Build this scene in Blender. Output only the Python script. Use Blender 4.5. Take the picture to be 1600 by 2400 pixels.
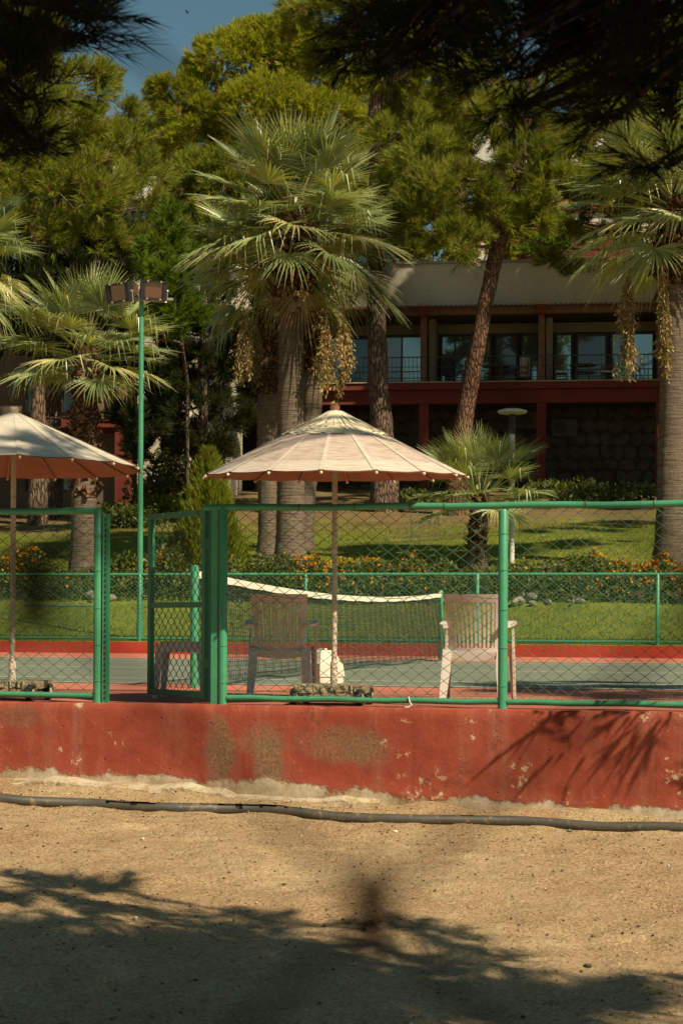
import bpy, math, random
import numpy as np
from mathutils import Vector, Matrix

R = math.radians
scene = bpy.context.scene
COL = scene.collection
for _o in list(bpy.data.objects):
    bpy.data.objects.remove(_o)

# ------------------------------------------------------------------ camera
YAW, ROLL, FOC, HOR, EYE = R(12.8), 0.005, 4400.0, 1455.0, 0.60
_F = np.array([-math.sin(YAW), math.cos(YAW), 0.0])
_R0 = np.array([math.cos(YAW), math.sin(YAW), 0.0])
_U0 = np.array([0.0, 0.0, 1.0])
_RI = _R0 * math.cos(ROLL) + _U0 * math.sin(ROLL)
_UI = _U0 * math.cos(ROLL) - _R0 * math.sin(ROLL)
CAM = np.array([0.0, 0.0, EYE])
cd = bpy.data.cameras.new('camera')
cam = bpy.data.objects.new('camera', cd)
COL.objects.link(cam)
cd.sensor_fit = 'VERTICAL'; cd.sensor_height = 36.0; cd.sensor_width = 24.0
cd.lens = FOC / 2400.0 * 36.0
cd.shift_y = (HOR - 1200.0) / 2400.0
cd.clip_start = 0.05; cd.clip_end = 3000
cd.dof.use_dof = True; cd.dof.focus_distance = 16.0; cd.dof.aperture_fstop = 9.0
m = Matrix.Identity(4)
for i in range(3):
    m[i][0] = _RI[i]; m[i][1] = _UI[i]; m[i][2] = -_F[i]; m[i][3] = CAM[i]
cam.matrix_world = m
scene.camera = cam

# ------------------------------------------------------------------ light
SUN_EL, SUN_AZ = R(46), R(33)          # azimuth measured from the fence line towards the camera side
L = np.array([math.cos(SUN_EL) * math.cos(SUN_AZ), -math.cos(SUN_EL) * math.sin(SUN_AZ), math.sin(SUN_EL)])
world = bpy.data.worlds.new('World'); scene.world = world; world.use_nodes = True
nt = world.node_tree
bg = nt.nodes['Background']
sky = nt.nodes.new('ShaderNodeTexSky'); sky.sky_type = 'NISHITA'; sky.sun_disc = False
sky.sun_elevation = SUN_EL
sky.sun_rotation = math.atan2(L[0], L[1])
sky.altitude = 30; sky.air_density = 1.0; sky.dust_density = 0.6; sky.ozone_density = 1.2
tintn = nt.nodes.new('ShaderNodeMix'); tintn.data_type = 'RGBA'; tintn.blend_type = 'MULTIPLY'; tintn.inputs[0].default_value = 1.0
tintn.inputs[7].default_value = (0.90, 1.12, 0.92, 1)          # warm, slightly green white balance of the picture
nt.links.new(sky.outputs[0], tintn.inputs[6]); nt.links.new(tintn.outputs[2], bg.inputs[0]); bg.inputs[1].default_value = 0.05
sd = bpy.data.lights.new('sun', 'SUN'); sun = bpy.data.objects.new('sun', sd); COL.objects.link(sun)
sd.energy = 5.0; sd.angle = R(0.53); sd.color = (1.0, 0.85, 0.62)
sun.rotation_euler = Vector(L).to_track_quat('Z', 'Y').to_euler()
sun.location = (20, -15, 30)
vs = scene.view_settings
scene.display_settings.display_device = 'sRGB'
vs.view_transform = 'Standard'; vs.look = 'None'; vs.gamma = 1.0; vs.use_curve_mapping = False; vs.exposure = 0.30
cy = scene.cycles
cy.use_denoising = True
cy.max_bounces = 4; cy.diffuse_bounces = 1; cy.glossy_bounces = 2; cy.transmission_bounces = 4; cy.transparent_max_bounces = 8
cy.sample_clamp_indirect = 4.0

# ------------------------------------------------------------------ geometry helpers
def at_d(px, py, D):
    """world point seen at photo pixel (px,py) at depth D metres"""
    return CAM + (_F + _RI * (px - 800) / FOC + _UI * (HOR - py) / FOC) * D
def at_y(px, py, Y):
    d = _F + _RI * (px - 800) / FOC + _UI * (HOR - py) / FOC
    return CAM + d * (Y / d[1])
def at_z(px, py, Z):
    d = _F + _RI * (px - 800) / FOC + _UI * (HOR - py) / FOC
    return CAM + d * ((Z - EYE) / d[2])

def _hash(ix, iy, seed):
    n = (ix.astype(np.int64) * 374761393 + iy.astype(np.int64) * 668265263 + seed * 974711) & 0x7fffffff
    n = ((n ^ (n >> 13)) * 1274126177) & 0x7fffffff
    return ((n ^ (n >> 16)) & 0xffff) / 65535.0
def vnoise(x, y, seed=0):
    x = np.asarray(x, float); y = np.asarray(y, float)
    ix = np.floor(x); iy = np.floor(y); fx = x - ix; fy = y - iy
    fx = fx * fx * (3 - 2 * fx); fy = fy * fy * (3 - 2 * fy)
    a = _hash(ix, iy, seed); b = _hash(ix + 1, iy, seed); c = _hash(ix, iy + 1, seed); d = _hash(ix + 1, iy + 1, seed)
    return (a * (1 - fx) + b * fx) * (1 - fy) + (c * (1 - fx) + d * fx) * fy - 0.5
def fbm(x, y, seed=0, octv=4):
    s = 0; a = 1.0
    for o in range(octv):
        s = s + a * vnoise(np.asarray(x) * 2 ** o, np.asarray(y) * 2 ** o, seed + o * 17); a *= 0.5
    return s

WL = {}   # world location of (unrotated) parents
def new_obj(name, mesh, parent=None, loc=None):
    o = bpy.data.objects.new(name, mesh); COL.objects.link(o)
    if parent is not None: o.parent = parent
    if loc is not None: o.location = loc
    return o
def tag(o, label=None, cat=None, group=None, kind=None):
    if label: o['label'] = label
    if cat: o['category'] = cat
    if group: o['group'] = group
    if kind: o['kind'] = kind
    return o
def thing(name, loc, label, cat, group=None, rz=0.0):
    o = bpy.data.objects.new(name, None); COL.objects.link(o)
    o.empty_display_size = 0.2
    o.location = loc; o.rotation_euler = (0, 0, rz)
    WL[o.as_pointer()] = np.array(loc, float)
    return tag(o, label, cat, group)
def np_mesh(name, verts, faces=None, tris=None, tint=None, smooth=False):
    me = bpy.data.meshes.new(name)
    verts = np.asarray(verts, np.float32).reshape(-1, 3)
    if tris is not None:
        tris = np.asarray(tris, np.int32).reshape(-1, 3); n = len(tris)
        me.vertices.add(len(verts)); me.vertices.foreach_set('co', verts.ravel())
        me.loops.add(n * 3); me.loops.foreach_set('vertex_index', tris.ravel())
        me.polygons.add(n); me.polygons.foreach_set('loop_start', np.arange(0, n * 3, 3, dtype=np.int32))
    else:
        me.from_pydata(verts.tolist(), [], faces)
    if tint is not None:
        at = me.attributes.new('tint', 'FLOAT', 'POINT'); at.data.foreach_set('value', np.asarray(tint, np.float32).ravel())
    me.update(calc_edges=True)
    if smooth:
        me.polygons.foreach_set('use_smooth', np.ones(len(me.polygons), bool))
    return me

class MB:
    """collects simple solids; build() links them as one mesh object"""
    def __init__(s): s.v = []; s.f = []
    def add(s, v, f):
        o = len(s.v); s.v += [tuple(map(float, p)) for p in v]; s.f += [tuple(i + o for i in q) for q in f]; return s
    def box(s, c, size, rz=0.0, rx=0.0, ry=0.0):
        hx, hy, hz = size[0] / 2, size[1] / 2, size[2] / 2
        M = Matrix.Rotation(rz, 3, 'Z') @ Matrix.Rotation(ry, 3, 'Y') @ Matrix.Rotation(rx, 3, 'X')
        b = min(hx, hy, hz) * 0.18
        pts = []
        for sx in (-1, 1):
            for sy in (-1, 1):
                for sz in (-1, 1):
                    pts.append(Vector(c) + M @ Vector((sx * hx, sy * hy, sz * hz)))
        return s.add(pts, [(0, 1, 3, 2), (4, 6, 7, 5), (0, 4, 5, 1), (2, 3, 7, 6), (0, 2, 6, 4), (1, 5, 7, 3)])
    def box2(s, a, b): 
        return s.box([(a[i] + b[i]) / 2 for i in range(3)], [abs(b[i] - a[i]) for i in range(3)])
    def tube(s, pts, rad, sides=8, cap=True, noise=0.0, rng=None):
        pts = [np.array(p, float) for p in pts]; n = len(pts)
        rads = rad if hasattr(rad, '__len__') else [rad] * n
        rings = []; up = None
        for i in range(n):
            t = pts[min(i + 1, n - 1)] - pts[max(i - 1, 0)]
            t = t / (np.linalg.norm(t) + 1e-9)
            if up is None:
                up = np.array([1.0, 0, 0]) if abs(t[2]) > 0.7 else np.array([0, 0, 1.0])
            a = np.cross(t, up); a /= np.linalg.norm(a) + 1e-9
            b = np.cross(a, t); up = b
            ring = []
            for k in range(sides):
                w = 2 * math.pi * k / sides
                r = rads[i] * (1 + (noise * (rng.random() - 0.5) if noise else 0))
                ring.append(pts[i] + (a * math.cos(w) + b * math.sin(w)) * r)
            rings.append(ring)
        v = [p for r in rings for p in r]
        f = []
        for i in range(n - 1):
            for k in range(sides):
                k2 = (k + 1) % sides
                f.append((i * sides + k, i * sides + k2, (i + 1) * sides + k2, (i + 1) * sides + k))
        if cap:
            f.append(tuple(range(sides - 1, -1, -1))); f.append(tuple((n - 1) * sides + k for k in range(sides)))
        return s.add(v, f)
    def lathe(s, c, prof, sides=16):
        v = []; f = []
        for (r, z) in prof:
            for k in range(sides):
                w = 2 * math.pi * k / sides
                v.append((c[0] + r * math.cos(w), c[1] + r * math.sin(w), c[2] + z))
        for i in range(len(prof) - 1):
            for k in range(sides):
                k2 = (k + 1) % sides
                f.append((i * sides + k, i * sides + k2, (i + 1) * sides + k2, (i + 1) * sides + k))
        f.append(tuple(range(sides - 1, -1, -1))); f.append(tuple((len(prof) - 1) * sides + k for k in range(sides)))
        return s.add(v, f)
    def prism(s, poly, y0, y1):
        """polygon in xz extruded along y"""
        n = len(poly)
        v = [(p[0], y0, p[1]) for p in poly] + [(p[0], y1, p[1]) for p in poly]
        f = [tuple(range(n)), tuple(range(2 * n - 1, n - 1, -1))] + [(i, n + i, n + (i + 1) % n, (i + 1) % n) for i in range(n)]
        return s.add(v, f)
    def mesh(s, name, mat, off=(0, 0, 0), smooth=False):
        v = np.array(s.v, float) - np.array(off, float)
        me = bpy.data.meshes.new(name); me.from_pydata(v.tolist(), [], s.f)
        me.validate(); me.update()
        import bmesh
        bm = bmesh.new(); bm.from_mesh(me); bmesh.ops.recalc_face_normals(bm, faces=bm.faces); bm.to_mesh(me); bm.free()
        if smooth:
            me.polygons.foreach_set('use_smooth', np.ones(len(me.polygons), bool))
            me.set_sharp_from_angle(angle=R(50))
        me.materials.append(mat)
        return me
    def build(s, name, mat, parent=None, world=True, smooth=False, kind=None):
        off = (0, 0, 0)
        if parent is not None and world: off = WL.get(parent.as_pointer(), np.zeros(3))
        o = new_obj(name, s.mesh(name, mat, off, smooth), parent)
        WL[o.as_pointer()] = np.array(off, float)
        if kind: o['kind'] = kind
        return o
def obj_from(name, me, mat, parent=None, kind=None):
    me.materials.append(mat)
    o = new_obj(name, me, parent)
    if kind: o['kind'] = kind
    return o
def off(parent): return WL.get(parent.as_pointer(), np.zeros(3))
def children(o): return [c for c in bpy.data.objects if c.parent == o]
def copy_tree(o, parent=None):
    c = o.copy(); COL.objects.link(c); c.parent = parent
    for ch in list(o.children): copy_tree(ch, c)
    return c

# ------------------------------------------------------------------ materials
def _nodes(name):
    mt = bpy.data.materials.new(name); mt.use_nodes = True
    n = mt.node_tree.nodes; l = mt.node_tree.links
    b = n['Principled BSDF']
    return mt, n, l, b
def N(n, t, **kw):
    x = n.new(t)
    for k, v in kw.items(): setattr(x, k, v)
    return x
def noise_node(n, l, scale, detail=4, vec=None, rough=0.6, dist=0.0):
    x = n.new('ShaderNodeTexNoise'); x.inputs['Scale'].default_value = scale; x.inputs['Detail'].default_value = detail
    x.inputs['Roughness'].default_value = rough; x.inputs['Distortion'].default_value = dist
    if vec is not None: l.new(vec, x.inputs['Vector'])
    return x
def ramp(n, l, src, stops):
    r = n.new('ShaderNodeValToRGB'); e = r.color_ramp.elements
    while len(e) > 1: e.remove(e[-1])
    e[0].position = stops[0][0]; e[0].color = (*stops[0][1], 1) if hasattr(stops[0][1], '__len__') else (stops[0][1],) * 3 + (1,)
    for p, c in stops[1:]:
        q = e.new(p); q.color = (*c, 1) if hasattr(c, '__len__') else (c, c, c, 1)
    l.new(src, r.inputs[0]); return r.outputs[0]
def mixc(n, l, fac, a, b, mode='MIX'):
    x = n.new('ShaderNodeMix'); x.data_type = 'RGBA'; x.blend_type = mode
    for sock, val in ((x.inputs[0], fac), (x.inputs[6], a), (x.inputs[7], b)):
        if isinstance(val, (int, float)): sock.default_value = val
        elif isinstance(val, (tuple, list)): sock.default_value = (*val, 1)
        else: l.new(val, sock)
    return x.outputs[2]
def math_(n, l, op, a, b=None, clamp=False):
    x = n.new('ShaderNodeMath'); x.operation = op; x.use_clamp = clamp
    for i, val in enumerate((a, b)):
        if val is None: continue
        if isinstance(val, (int, float)): x.inputs[i].default_value = val
        else: l.new(val, x.inputs[i])
    return x.outputs[0]
def bump(n, l, h, strength, dist, normal=None):
    x = n.new('ShaderNodeBump'); x.inputs['Strength'].default_value = strength; x.inputs['Distance'].default_value = dist
    l.new(h, x.inputs['Height'])
    if normal is not None: l.new(normal, x.inputs['Normal'])
    return x.outputs[0]
def objvec(n, l, scale=(1, 1, 1), world=False):
    tc = n.new('ShaderNodeTexCoord')
    src = tc.outputs['Object']
    if world:
        g = n.new('ShaderNodeNewGeometry'); src = g.outputs['Position']
    mp = n.new('ShaderNodeMapping'); mp.inputs['Scale'].default_value = scale
    l.new(src, mp.inputs[0]); return mp.outputs[0]

def plain(name, col, rough=0.6, var=0.25, scale=6.0, bmp=0.15, bdist=0.01, spec=0.4, dirt=None, vscale=(1, 1, 1), metal=0.0, dirt_amt=0.62):
    """a worn painted / solid surface: mottled colour, optional dirt or rust patches, fine relief"""
    mt, n, l, b = _nodes(name)
    v = objvec(n, l, vscale, True)
    n1 = noise_node(n, l, scale, 5, v)
    n2 = noise_node(n, l, scale * 9, 4, v)
    lo = tuple(c * (1 - var) for c in col); hi = tuple(min(1, c * (1 + var)) for c in col)
    c = ramp(n, l, n1.outputs[0], [(0.3, lo), (0.7, hi)])
    c = mixc(n, l, 0.25, c, ramp(n, l, n2.outputs[0], [(0.35, tuple(x * 0.75 for x in col)), (0.65, hi)]))
    if dirt:
        n3 = noise_node(n, l, scale * 2.3, 7, v, 0.7)
        c = mixc(n, l, ramp(n, l, n3.outputs[0], [(dirt_amt - 0.04, 0.0), (dirt_amt + 0.06, 1.0)]), c, dirt)
    l.new(c, b.inputs['Base Color'])
    b.inputs['Roughness'].default_value = rough; b.inputs['Specular IOR Level'].default_value = spec; b.inputs['Metallic'].default_value = metal
    if bmp: l.new(bump(n, l, n2.outputs[0], bmp, bdist), b.inputs['Normal'])
    return mt

def foliage(name, stops, trans=0.35, rough=0.55, spec=0.25, tcol=(1.15, 1.2, 0.5)):
    """leaves: natural per-leaf colour variation, some light passing through"""
    mt, n, l, b = _nodes(name)
    a = N(n, 'ShaderNodeAttribute', attribute_name='tint')
    c = ramp(n, l, a.outputs['Fac'], stops)
    v = objvec(n, l, (1, 1, 1), True)
    nn = noise_node(n, l, 0.9, 3, v)
    c = mixc(n, l, 0.45, c, mixc(n, l, 1.0, c, ramp(n, l, nn.outputs[0], [(0.3, (0.6, 0.7, 0.6)), (0.7, (1.35, 1.25, 1.0))]), 'MULTIPLY'))
    l.new(c, b.inputs['Base Color']); b.inputs['Roughness'].default_value = rough; b.inputs['Specular IOR Level'].default_value = spec
    tr = n.new('ShaderNodeBsdfTranslucent')
    l.new(mixc(n, l, 1.0, c, tcol, 'MULTIPLY'), tr.inputs[0])
    mx = n.new('ShaderNodeMixShader'); mx.inputs[0].default_value = trans
    l.new(b.outputs[0], mx.inputs[1]); l.new(tr.outputs[0], mx.inputs[2])
    l.new(mx.outputs[0], n['Material Output'].inputs[0])
    return mt

def m_dirt():
    mt, n, l, b = _nodes('sandy_dirt')
    v = objvec(n, l, (1, 1, 1), True)
    big = noise_node(n, l, 0.55, 5, v, 0.6); mid = noise_node(n, l, 4.5, 6, v, 0.7); fine = noise_node(n, l, 55, 4, v, 0.7); grit = noise_node(n, l, 160, 2, v)
    c = ramp(n, l, big.outputs[0], [(0.40, (0.40, 0.215, 0.095)), (0.5, (0.55, 0.375, 0.19)), (0.60, (0.68, 0.52, 0.29))])
    c = mixc(n, l, 0.45, c, ramp(n, l, mid.outputs[0], [(0.36, (0.33, 0.165, 0.075)), (0.52, (0.58, 0.41, 0.22)), (0.68, (0.72, 0.56, 0.35))]))
    c = mixc(n, l, 0.55, c, ramp(n, l, fine.outputs[0], [(0.36, (0.20, 0.105, 0.045)), (0.5, (0.55, 0.39, 0.21)), (0.66, (0.72, 0.57, 0.37))]))
    vor = n.new('ShaderNodeTexVoronoi'); vor.inputs['Scale'].default_value = 38; l.new(v, vor.inputs['Vector'])
    spk = ramp(n, l, vor.outputs['Distance'], [(0.10, 1.0), (0.17, 0.0)])
    c = mixc(n, l, math_(n, l, 'MULTIPLY', spk, 0.55), c, ramp(n, l, vor.outputs['Color'], [(0.25, (0.13, 0.08, 0.04)), (0.55, (0.36, 0.24, 0.13)), (0.8, (0.7, 0.6, 0.44))]))
    l.new(c, b.inputs['Base Color']); b.inputs['Roughness'].default_value = 0.95; b.inputs['Specular IOR Level'].default_value = 0.1
    h = math_(n, l, 'ADD', math_(n, l, 'MULTIPLY', mid.outputs[0], 1.3), math_(n, l, 'ADD', math_(n, l, 'MULTIPLY', fine.outputs[0], 0.55), math_(n, l, 'MULTIPLY', grit.outputs[0], 0.2)))
    l.new(bump(n, l, h, 1.0, 0.045), b.inputs['Normal'])
    return mt

def m_wall():
    """red painted concrete: paint lost along the foot, grey damp patches, pits and casting seams"""
    mt, n, l, b = _nodes('red_wall_paint')
    g = n.new('ShaderNodeNewGeometry'); sp = n.new('ShaderNodeSeparateXYZ'); l.new(g.outputs['Position'], sp.inputs[0])
    v = g.outputs['Position']; X = sp.outputs[0]; Z = sp.outputs[2]
    n1 = noise_node(n, l, 1.6, 6, v, 0.65); n2 = noise_node(n, l, 9, 6, v, 0.7); n3 = noise_node(n, l, 45, 4, v, 0.7); n4 = noise_node(n, l, 3.2, 6, v, 0.62)
    red = ramp(n, l, n1.outputs[0], [(0.3, (0.245, 0.047, 0.027)), (0.5, (0.315, 0.062, 0.034)), (0.7, (0.375, 0.090, 0.053))])
    red = mixc(n, l, 0.3, red, ramp(n, l, n2.outputs[0], [(0.35, (0.22, 0.040, 0.022)), (0.65, (0.40, 0.105, 0.062))]))
    # vertical run marks
    vm = n.new('ShaderNodeMapping'); vm.inputs['Scale'].default_value = (9, 9, 0.6); l.new(v, vm.inputs[0])
    n5 = noise_node(n, l, 1.0, 4, vm.outputs[0], 0.6)
    red = mixc(n, l, math_(n, l, 'MULTIPLY', ramp(n, l, n5.outputs[0], [(0.50, 0.0), (0.72, 1.0)]), 0.45), red, (0.36, 0.17, 0.11))
    cem = ramp(n, l, n2.outputs[0], [(0.3, (0.30, 0.235, 0.145)), (0.5, (0.46, 0.37, 0.25)), (0.7, (0.60, 0.50, 0.36))])
    # paint edge near the foot: foot height follows the sloping ground
    foot = math_(n, l, 'ADD', math_(n, l, 'MULTIPLY', X, -0.041), -0.715)
    hgt = math_(n, l, 'SUBTRACT', Z, foot)
    edge = math_(n, l, 'ADD', hgt, math_(n, l, 'ADD', math_(n, l, 'MULTIPLY', math_(n, l, 'SUBTRACT', n4.outputs[0], 0.5), 0.30), math_(n, l, 'MULTIPLY', math_(n, l, 'SUBTRACT', n3.outputs[0], 0.5), 0.05)))
    fac = ramp(n, l, edge, [(0.03, 1.0), (0.055, 0.0)])
    # flaked spots
    fl = math_(n, l, 'ADD', math_(n, l, 'MULTIPLY', n2.outputs[0], 0.6), math_(n, l, 'MULTIPLY', n4.outputs[0], 0.5))
    fac2 = ramp(n, l, fl, [(0.655, 0.0), (0.685, 1.0)])
    c = mixc(n, l, fac2, red, (0.55, 0.40, 0.25))
    # damp grey-brown stains at fixed spots of this wall
    for (sx, sz, rx, rz, amt) in STAINS:
        dx = math_(n, l, 'DIVIDE', math_(n, l, 'SUBTRACT', X, sx), rx); dz = math_(n, l, 'DIVIDE', math_(n, l, 'SUBTRACT', Z, sz), rz)
        d = math_(n, l, 'ADD', math_(n, l, 'MULTIPLY', dx, dx), math_(n, l, 'MULTIPLY', dz, dz))
        d = math_(n, l, 'ADD', d, math_(n, l, 'MULTIPLY', math_(n, l, 'SUBTRACT', n4.outputs[0], 0.5), 2.6))
        f = math_(n, l, 'MULTIPLY', ramp(n, l, d, [(-0.1, 1.0), (0.45, 0.75), (1.5, 0.0)]), amt)
        c = mixc(n, l, f, c, ramp(n, l, n3.outputs[0], [(0.35, (0.13, 0.085, 0.045)), (0.65, (0.30, 0.20, 0.115))]))
    # casting seams, jagged
    for sx in SEAMS:
        dj = math_(n, l, 'ABSOLUTE', math_(n, l, 'ADD', math_(n, l, 'SUBTRACT', X, sx), math_(n, l, 'MULTIPLY', math_(n, l, 'SUBTRACT', n2.outputs[0], 0.5), 0.12)))
        c = mixc(n, l, math_(n, l, 'MULTIPLY', ramp(n, l, dj, [(0.002, 1.0), (0.014, 0.0)]), math_(n, l, 'MULTIPLY', n4.outputs[0], 0.6)), c, (0.17, 0.045, 0.025))
    # hairline cracks
    ck = n.new('ShaderNodeTexVoronoi'); ck.feature = 'DISTANCE_TO_EDGE'; ck.inputs['Scale'].default_value = 1.7
    l.new(mixc(n, l, 0.35, v, n2.outputs['Color'], 'ADD'), ck.inputs['Vector'])
    ckf = math_(n, l, 'MULTIPLY', ramp(n, l, ck.outputs['Distance'], [(0.004, 1.0), (0.014, 0.0)]), ramp(n, l, n1.outputs[0], [(0.46, 0.0), (0.56, 0.8)]))
    c = mixc(n, l, ckf, c, (0.15, 0.05, 0.03))
    cem = mixc(n, l, ramp(n, l, n4.outputs[0], [(0.44, 0.0), (0.60, 0.75)]), cem, ramp(n, l, n3.outputs[0], [(0.35, (0.20, 0.13, 0.065)), (0.65, (0.36, 0.255, 0.14))]))
    c = mixc(n, l, fac, c, cem)
    l.new(c, b.inputs['Base Color']); b.inputs['Roughness'].default_value = 0.85; b.inputs['Specular IOR Level'].default_value = 0.2
    pits = n.new('ShaderNodeTexVoronoi'); pits.inputs['Scale'].default_value = 7.5; l.new(v, pits.inputs['Vector'])
    pit = ramp(n, l, pits.outputs['Distance'], [(0.02, 0.0), (0.085, 1.0)])
    h = math_(n, l, 'ADD', math_(n, l, 'MULTIPLY', n2.outputs[0], 0.6), math_(n, l, 'ADD', math_(n, l, 'MULTIPLY', n3.outputs[0], 0.25), math_(n, l, 'MULTIPLY', pit, 0.5)))
    h = math_(n, l, 'SUBTRACT', h, math_(n, l, 'MULTIPLY', fac, 0.5))
    l.new(bump(n, l, h, 0.55, 0.02), b.inputs['Normal'])
    return mt

def m_grass():
    mt, n, l, b = _nodes('lawn_turf')
    v = objvec(n, l, (1, 1, 1), True)
    a = noise_node(n, l, 0.16, 5, v, 0.6); c1 = noise_node(n, l, 1.6, 6, v, 0.7); f = noise_node(n, l, 22, 4, v, 0.7)
    g = n.new('ShaderNodeNewGeometry'); sp = n.new('ShaderNodeSeparateXYZ'); l.new(g.outputs['Position'], sp.inputs[0])
    grass = ramp(n, l, c1.outputs[0], [(0.3, (0.105, 0.145, 0.018)), (0.5, (0.175, 0.21, 0.028)), (0.7, (0.26, 0.26, 0.045))])
    dry = ramp(n, l, c1.outputs[0], [(0.3, (0.13, 0.085, 0.04)), (0.5, (0.21, 0.145, 0.065)), (0.7, (0.25, 0.20, 0.08))])
    far = math_(n, l, 'ADD', math_(n, l, 'MULTIPLY', math_(n, l, 'SUBTRACT', sp.outputs[1], 50.0), 0.03), a.outputs[0])
    c = mixc(n, l, ramp(n, l, far, [(0.47, 0.0), (0.62, 1.0)]), grass, dry)
    c = mixc(n, l, 0.35, c, mixc(n, l, 1.0, c, ramp(n, l, f.outputs[0], [(0.3, 0.35), (0.7, 1.7)]), 'MULTIPLY'))
    l.new(c, b.inputs['Base Color']); b.inputs['Roughness'].default_value = 0.9; b.inputs['Specular IOR Level'].default_value = 0.1
    l.new(bump(n, l, f.outputs[0], 1.0, 0.06), b.inputs['Normal'])
    return mt

def m_bark(name, dark, mid, light, vs=(5, 5, 0.9), strength=1.0, dist=0.08):
    mt, n, l, b = _nodes(name)
    v = objvec(n, l, vs, True)
    vo = n.new('ShaderNodeTexVoronoi'); vo.feature = 'DISTANCE_TO_EDGE'; vo.inputs['Scale'].default_value = 1.6
    nz = noise_node(n, l, 1.2, 5, v, 0.7)
    v2 = mixc(n, l, 0.22, v, nz.outputs['Color'], 'ADD'); l.new(v2, vo.inputs['Vector'])
    n2 = noise_node(n, l, 3.5, 6, v, 0.7)
    c = ramp(n, l, n2.outputs[0], [(0.3, dark), (0.52, mid), (0.72, light)])
    c = mixc(n, l, ramp(n, l, vo.outputs['Distance'], [(0.0, 1.0), (0.13, 0.0)]), c, tuple(x * 0.45 for x in dark))
    l.new(c, b.inputs['Base Color']); b.inputs['Roughness'].default_value = 0.95; b.inputs['Specular IOR Level'].default_value = 0.1
    h = math_(n, l, 'ADD', ramp(n, l, vo.outputs['Distance'], [(0.0, 0.0), (0.2, 1.0)]), math_(n, l, 'MULTIPLY', n2.outputs[0], 0.6))
    l.new(bump(n, l, h, strength, dist), b.inputs['Normal'])
    return mt

def m_palm_bark():
    """grey-brown palm trunk: close uneven rings and fine vertical cracks"""
    mt, n, l, b = _nodes('palm_trunk_bark')
    rings = noise_node(n, l, 1.0, 5, objvec(n, l, (1.6, 1.6, 26), True), 0.65)
    fine = noise_node(n, l, 1.0, 4, objvec(n, l, (22, 22, 5), True), 0.7)
    big = noise_node(n, l, 0.9, 4, objvec(n, l, (1, 1, 1), True), 0.6)
    c = ramp(n, l, rings.outputs[0], [(0.32, (0.075, 0.055, 0.038)), (0.5, (0.165, 0.128, 0.092)), (0.68, (0.255, 0.205, 0.15))])
    c = mixc(n, l, 0.3, c, ramp(n, l, fine.outputs[0], [(0.35, (0.065, 0.047, 0.032)), (0.65, (0.26, 0.21, 0.155))]))
    c = mixc(n, l, 0.5, c, mixc(n, l, 1.0, c, ramp(n, l, big.outputs[0], [(0.3, (0.75, 0.72, 0.66)), (0.7, (1.2, 1.15, 1.1))]), 'MULTIPLY'))
    l.new(c, b.inputs['Base Color']); b.inputs['Roughness'].default_value = 0.95; b.inputs['Specular IOR Level'].default_value = 0.1
    h = math_(n, l, 'ADD', rings.outputs[0], math_(n, l, 'MULTIPLY', fine.outputs[0], 0.35))
    l.new(bump(n, l, h, 0.8, 0.05), b.inputs['Normal'])
    return mt

def m_glass(name, tint=(0.02, 0.028, 0.028), refl=0.5):
    mt, n, l, b = _nodes(name)
    b.inputs['Base Color'].default_value = (*tint, 1); b.inputs['Roughness'].default_value = 0.3
    gl = n.new('ShaderNodeBsdfGlossy'); gl.inputs['Roughness'].default_value = 0.015; gl.inputs[0].default_value = (0.72, 0.85, 0.82, 1)
    v = objvec(n, l, (1, 1, 1), True); nn = noise_node(n, l, 1.1, 2, v)
    nb = bump(n, l, nn.outputs[0], 0.05, 0.02); l.new(nb, gl.inputs['Normal'])
    mx = n.new('ShaderNodeMixShader'); mx.inputs[0].default_value = refl
    l.new(b.outputs[0], mx.inputs[1]); l.new(gl.outputs[0], mx.inputs[2]); l.new(mx.outputs[0], n['Material Output'].inputs[0])
    return mt

def m_canopy(name, base, weave):
    """woven umbrella cloth; thin, lets a little light through"""
    mt, n, l, b = _nodes(name)
    v = objvec(n, l, (1, 1, 14), False)
    n1 = noise_node(n, l, 9, 5, v, 0.7); n2 = noise_node(n, l, 2.0, 3, objvec(n, l, (1, 1, 1), False))
    c = ramp(n, l, n1.outputs[0], [(0.34, weave), (0.5, base), (0.7, tuple(min(1, x * 1.12) for x in base))])
    c = mixc(n, l, 0.35, c, mixc(n, l, 1.0, c, ramp(n, l, n2.outputs[0], [(0.3, 0.78), (0.7, 1.1)]), 'MULTIPLY'))
    l.new(c, b.inputs['Base Color']); b.inputs['Roughness'].default_value = 0.9; b.inputs['Specular IOR Level'].default_value = 0.1
    l.new(bump(n, l, n1.outputs[0], 0.35, 0.003), b.inputs['Normal'])
    tr = n.new('ShaderNodeBsdfTranslucent'); tr.inputs[0].default_value = (0.55, 0.34, 0.22, 1)
    mx = n.new('ShaderNodeMixShader'); mx.inputs[0].default_value = 0.16
    l.new(b.outputs[0], mx.inputs[1]); l.new(tr.outputs[0], mx.inputs[2]); l.new(mx.outputs[0], n['Material Output'].inputs[0])
    return mt

STAINS = []
for (px, py, rx, ry, amt) in [(515, 1760, 45, 90, 0.85), (630, 1790, 42, 95, 0.8), (790, 1745, 130, 50, 0.62), (620, 1730, 70, 45, 0.5), (40, 1680, 60, 30, 0.4), (870, 1755, 70, 45, 0.45), (520, 1860, 60, 40, 0.7)]:
    p = at_y(px, py, 12.62)
    STAINS.append((p[0], p[2], rx / 338.0, ry / 338.0, amt))

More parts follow.
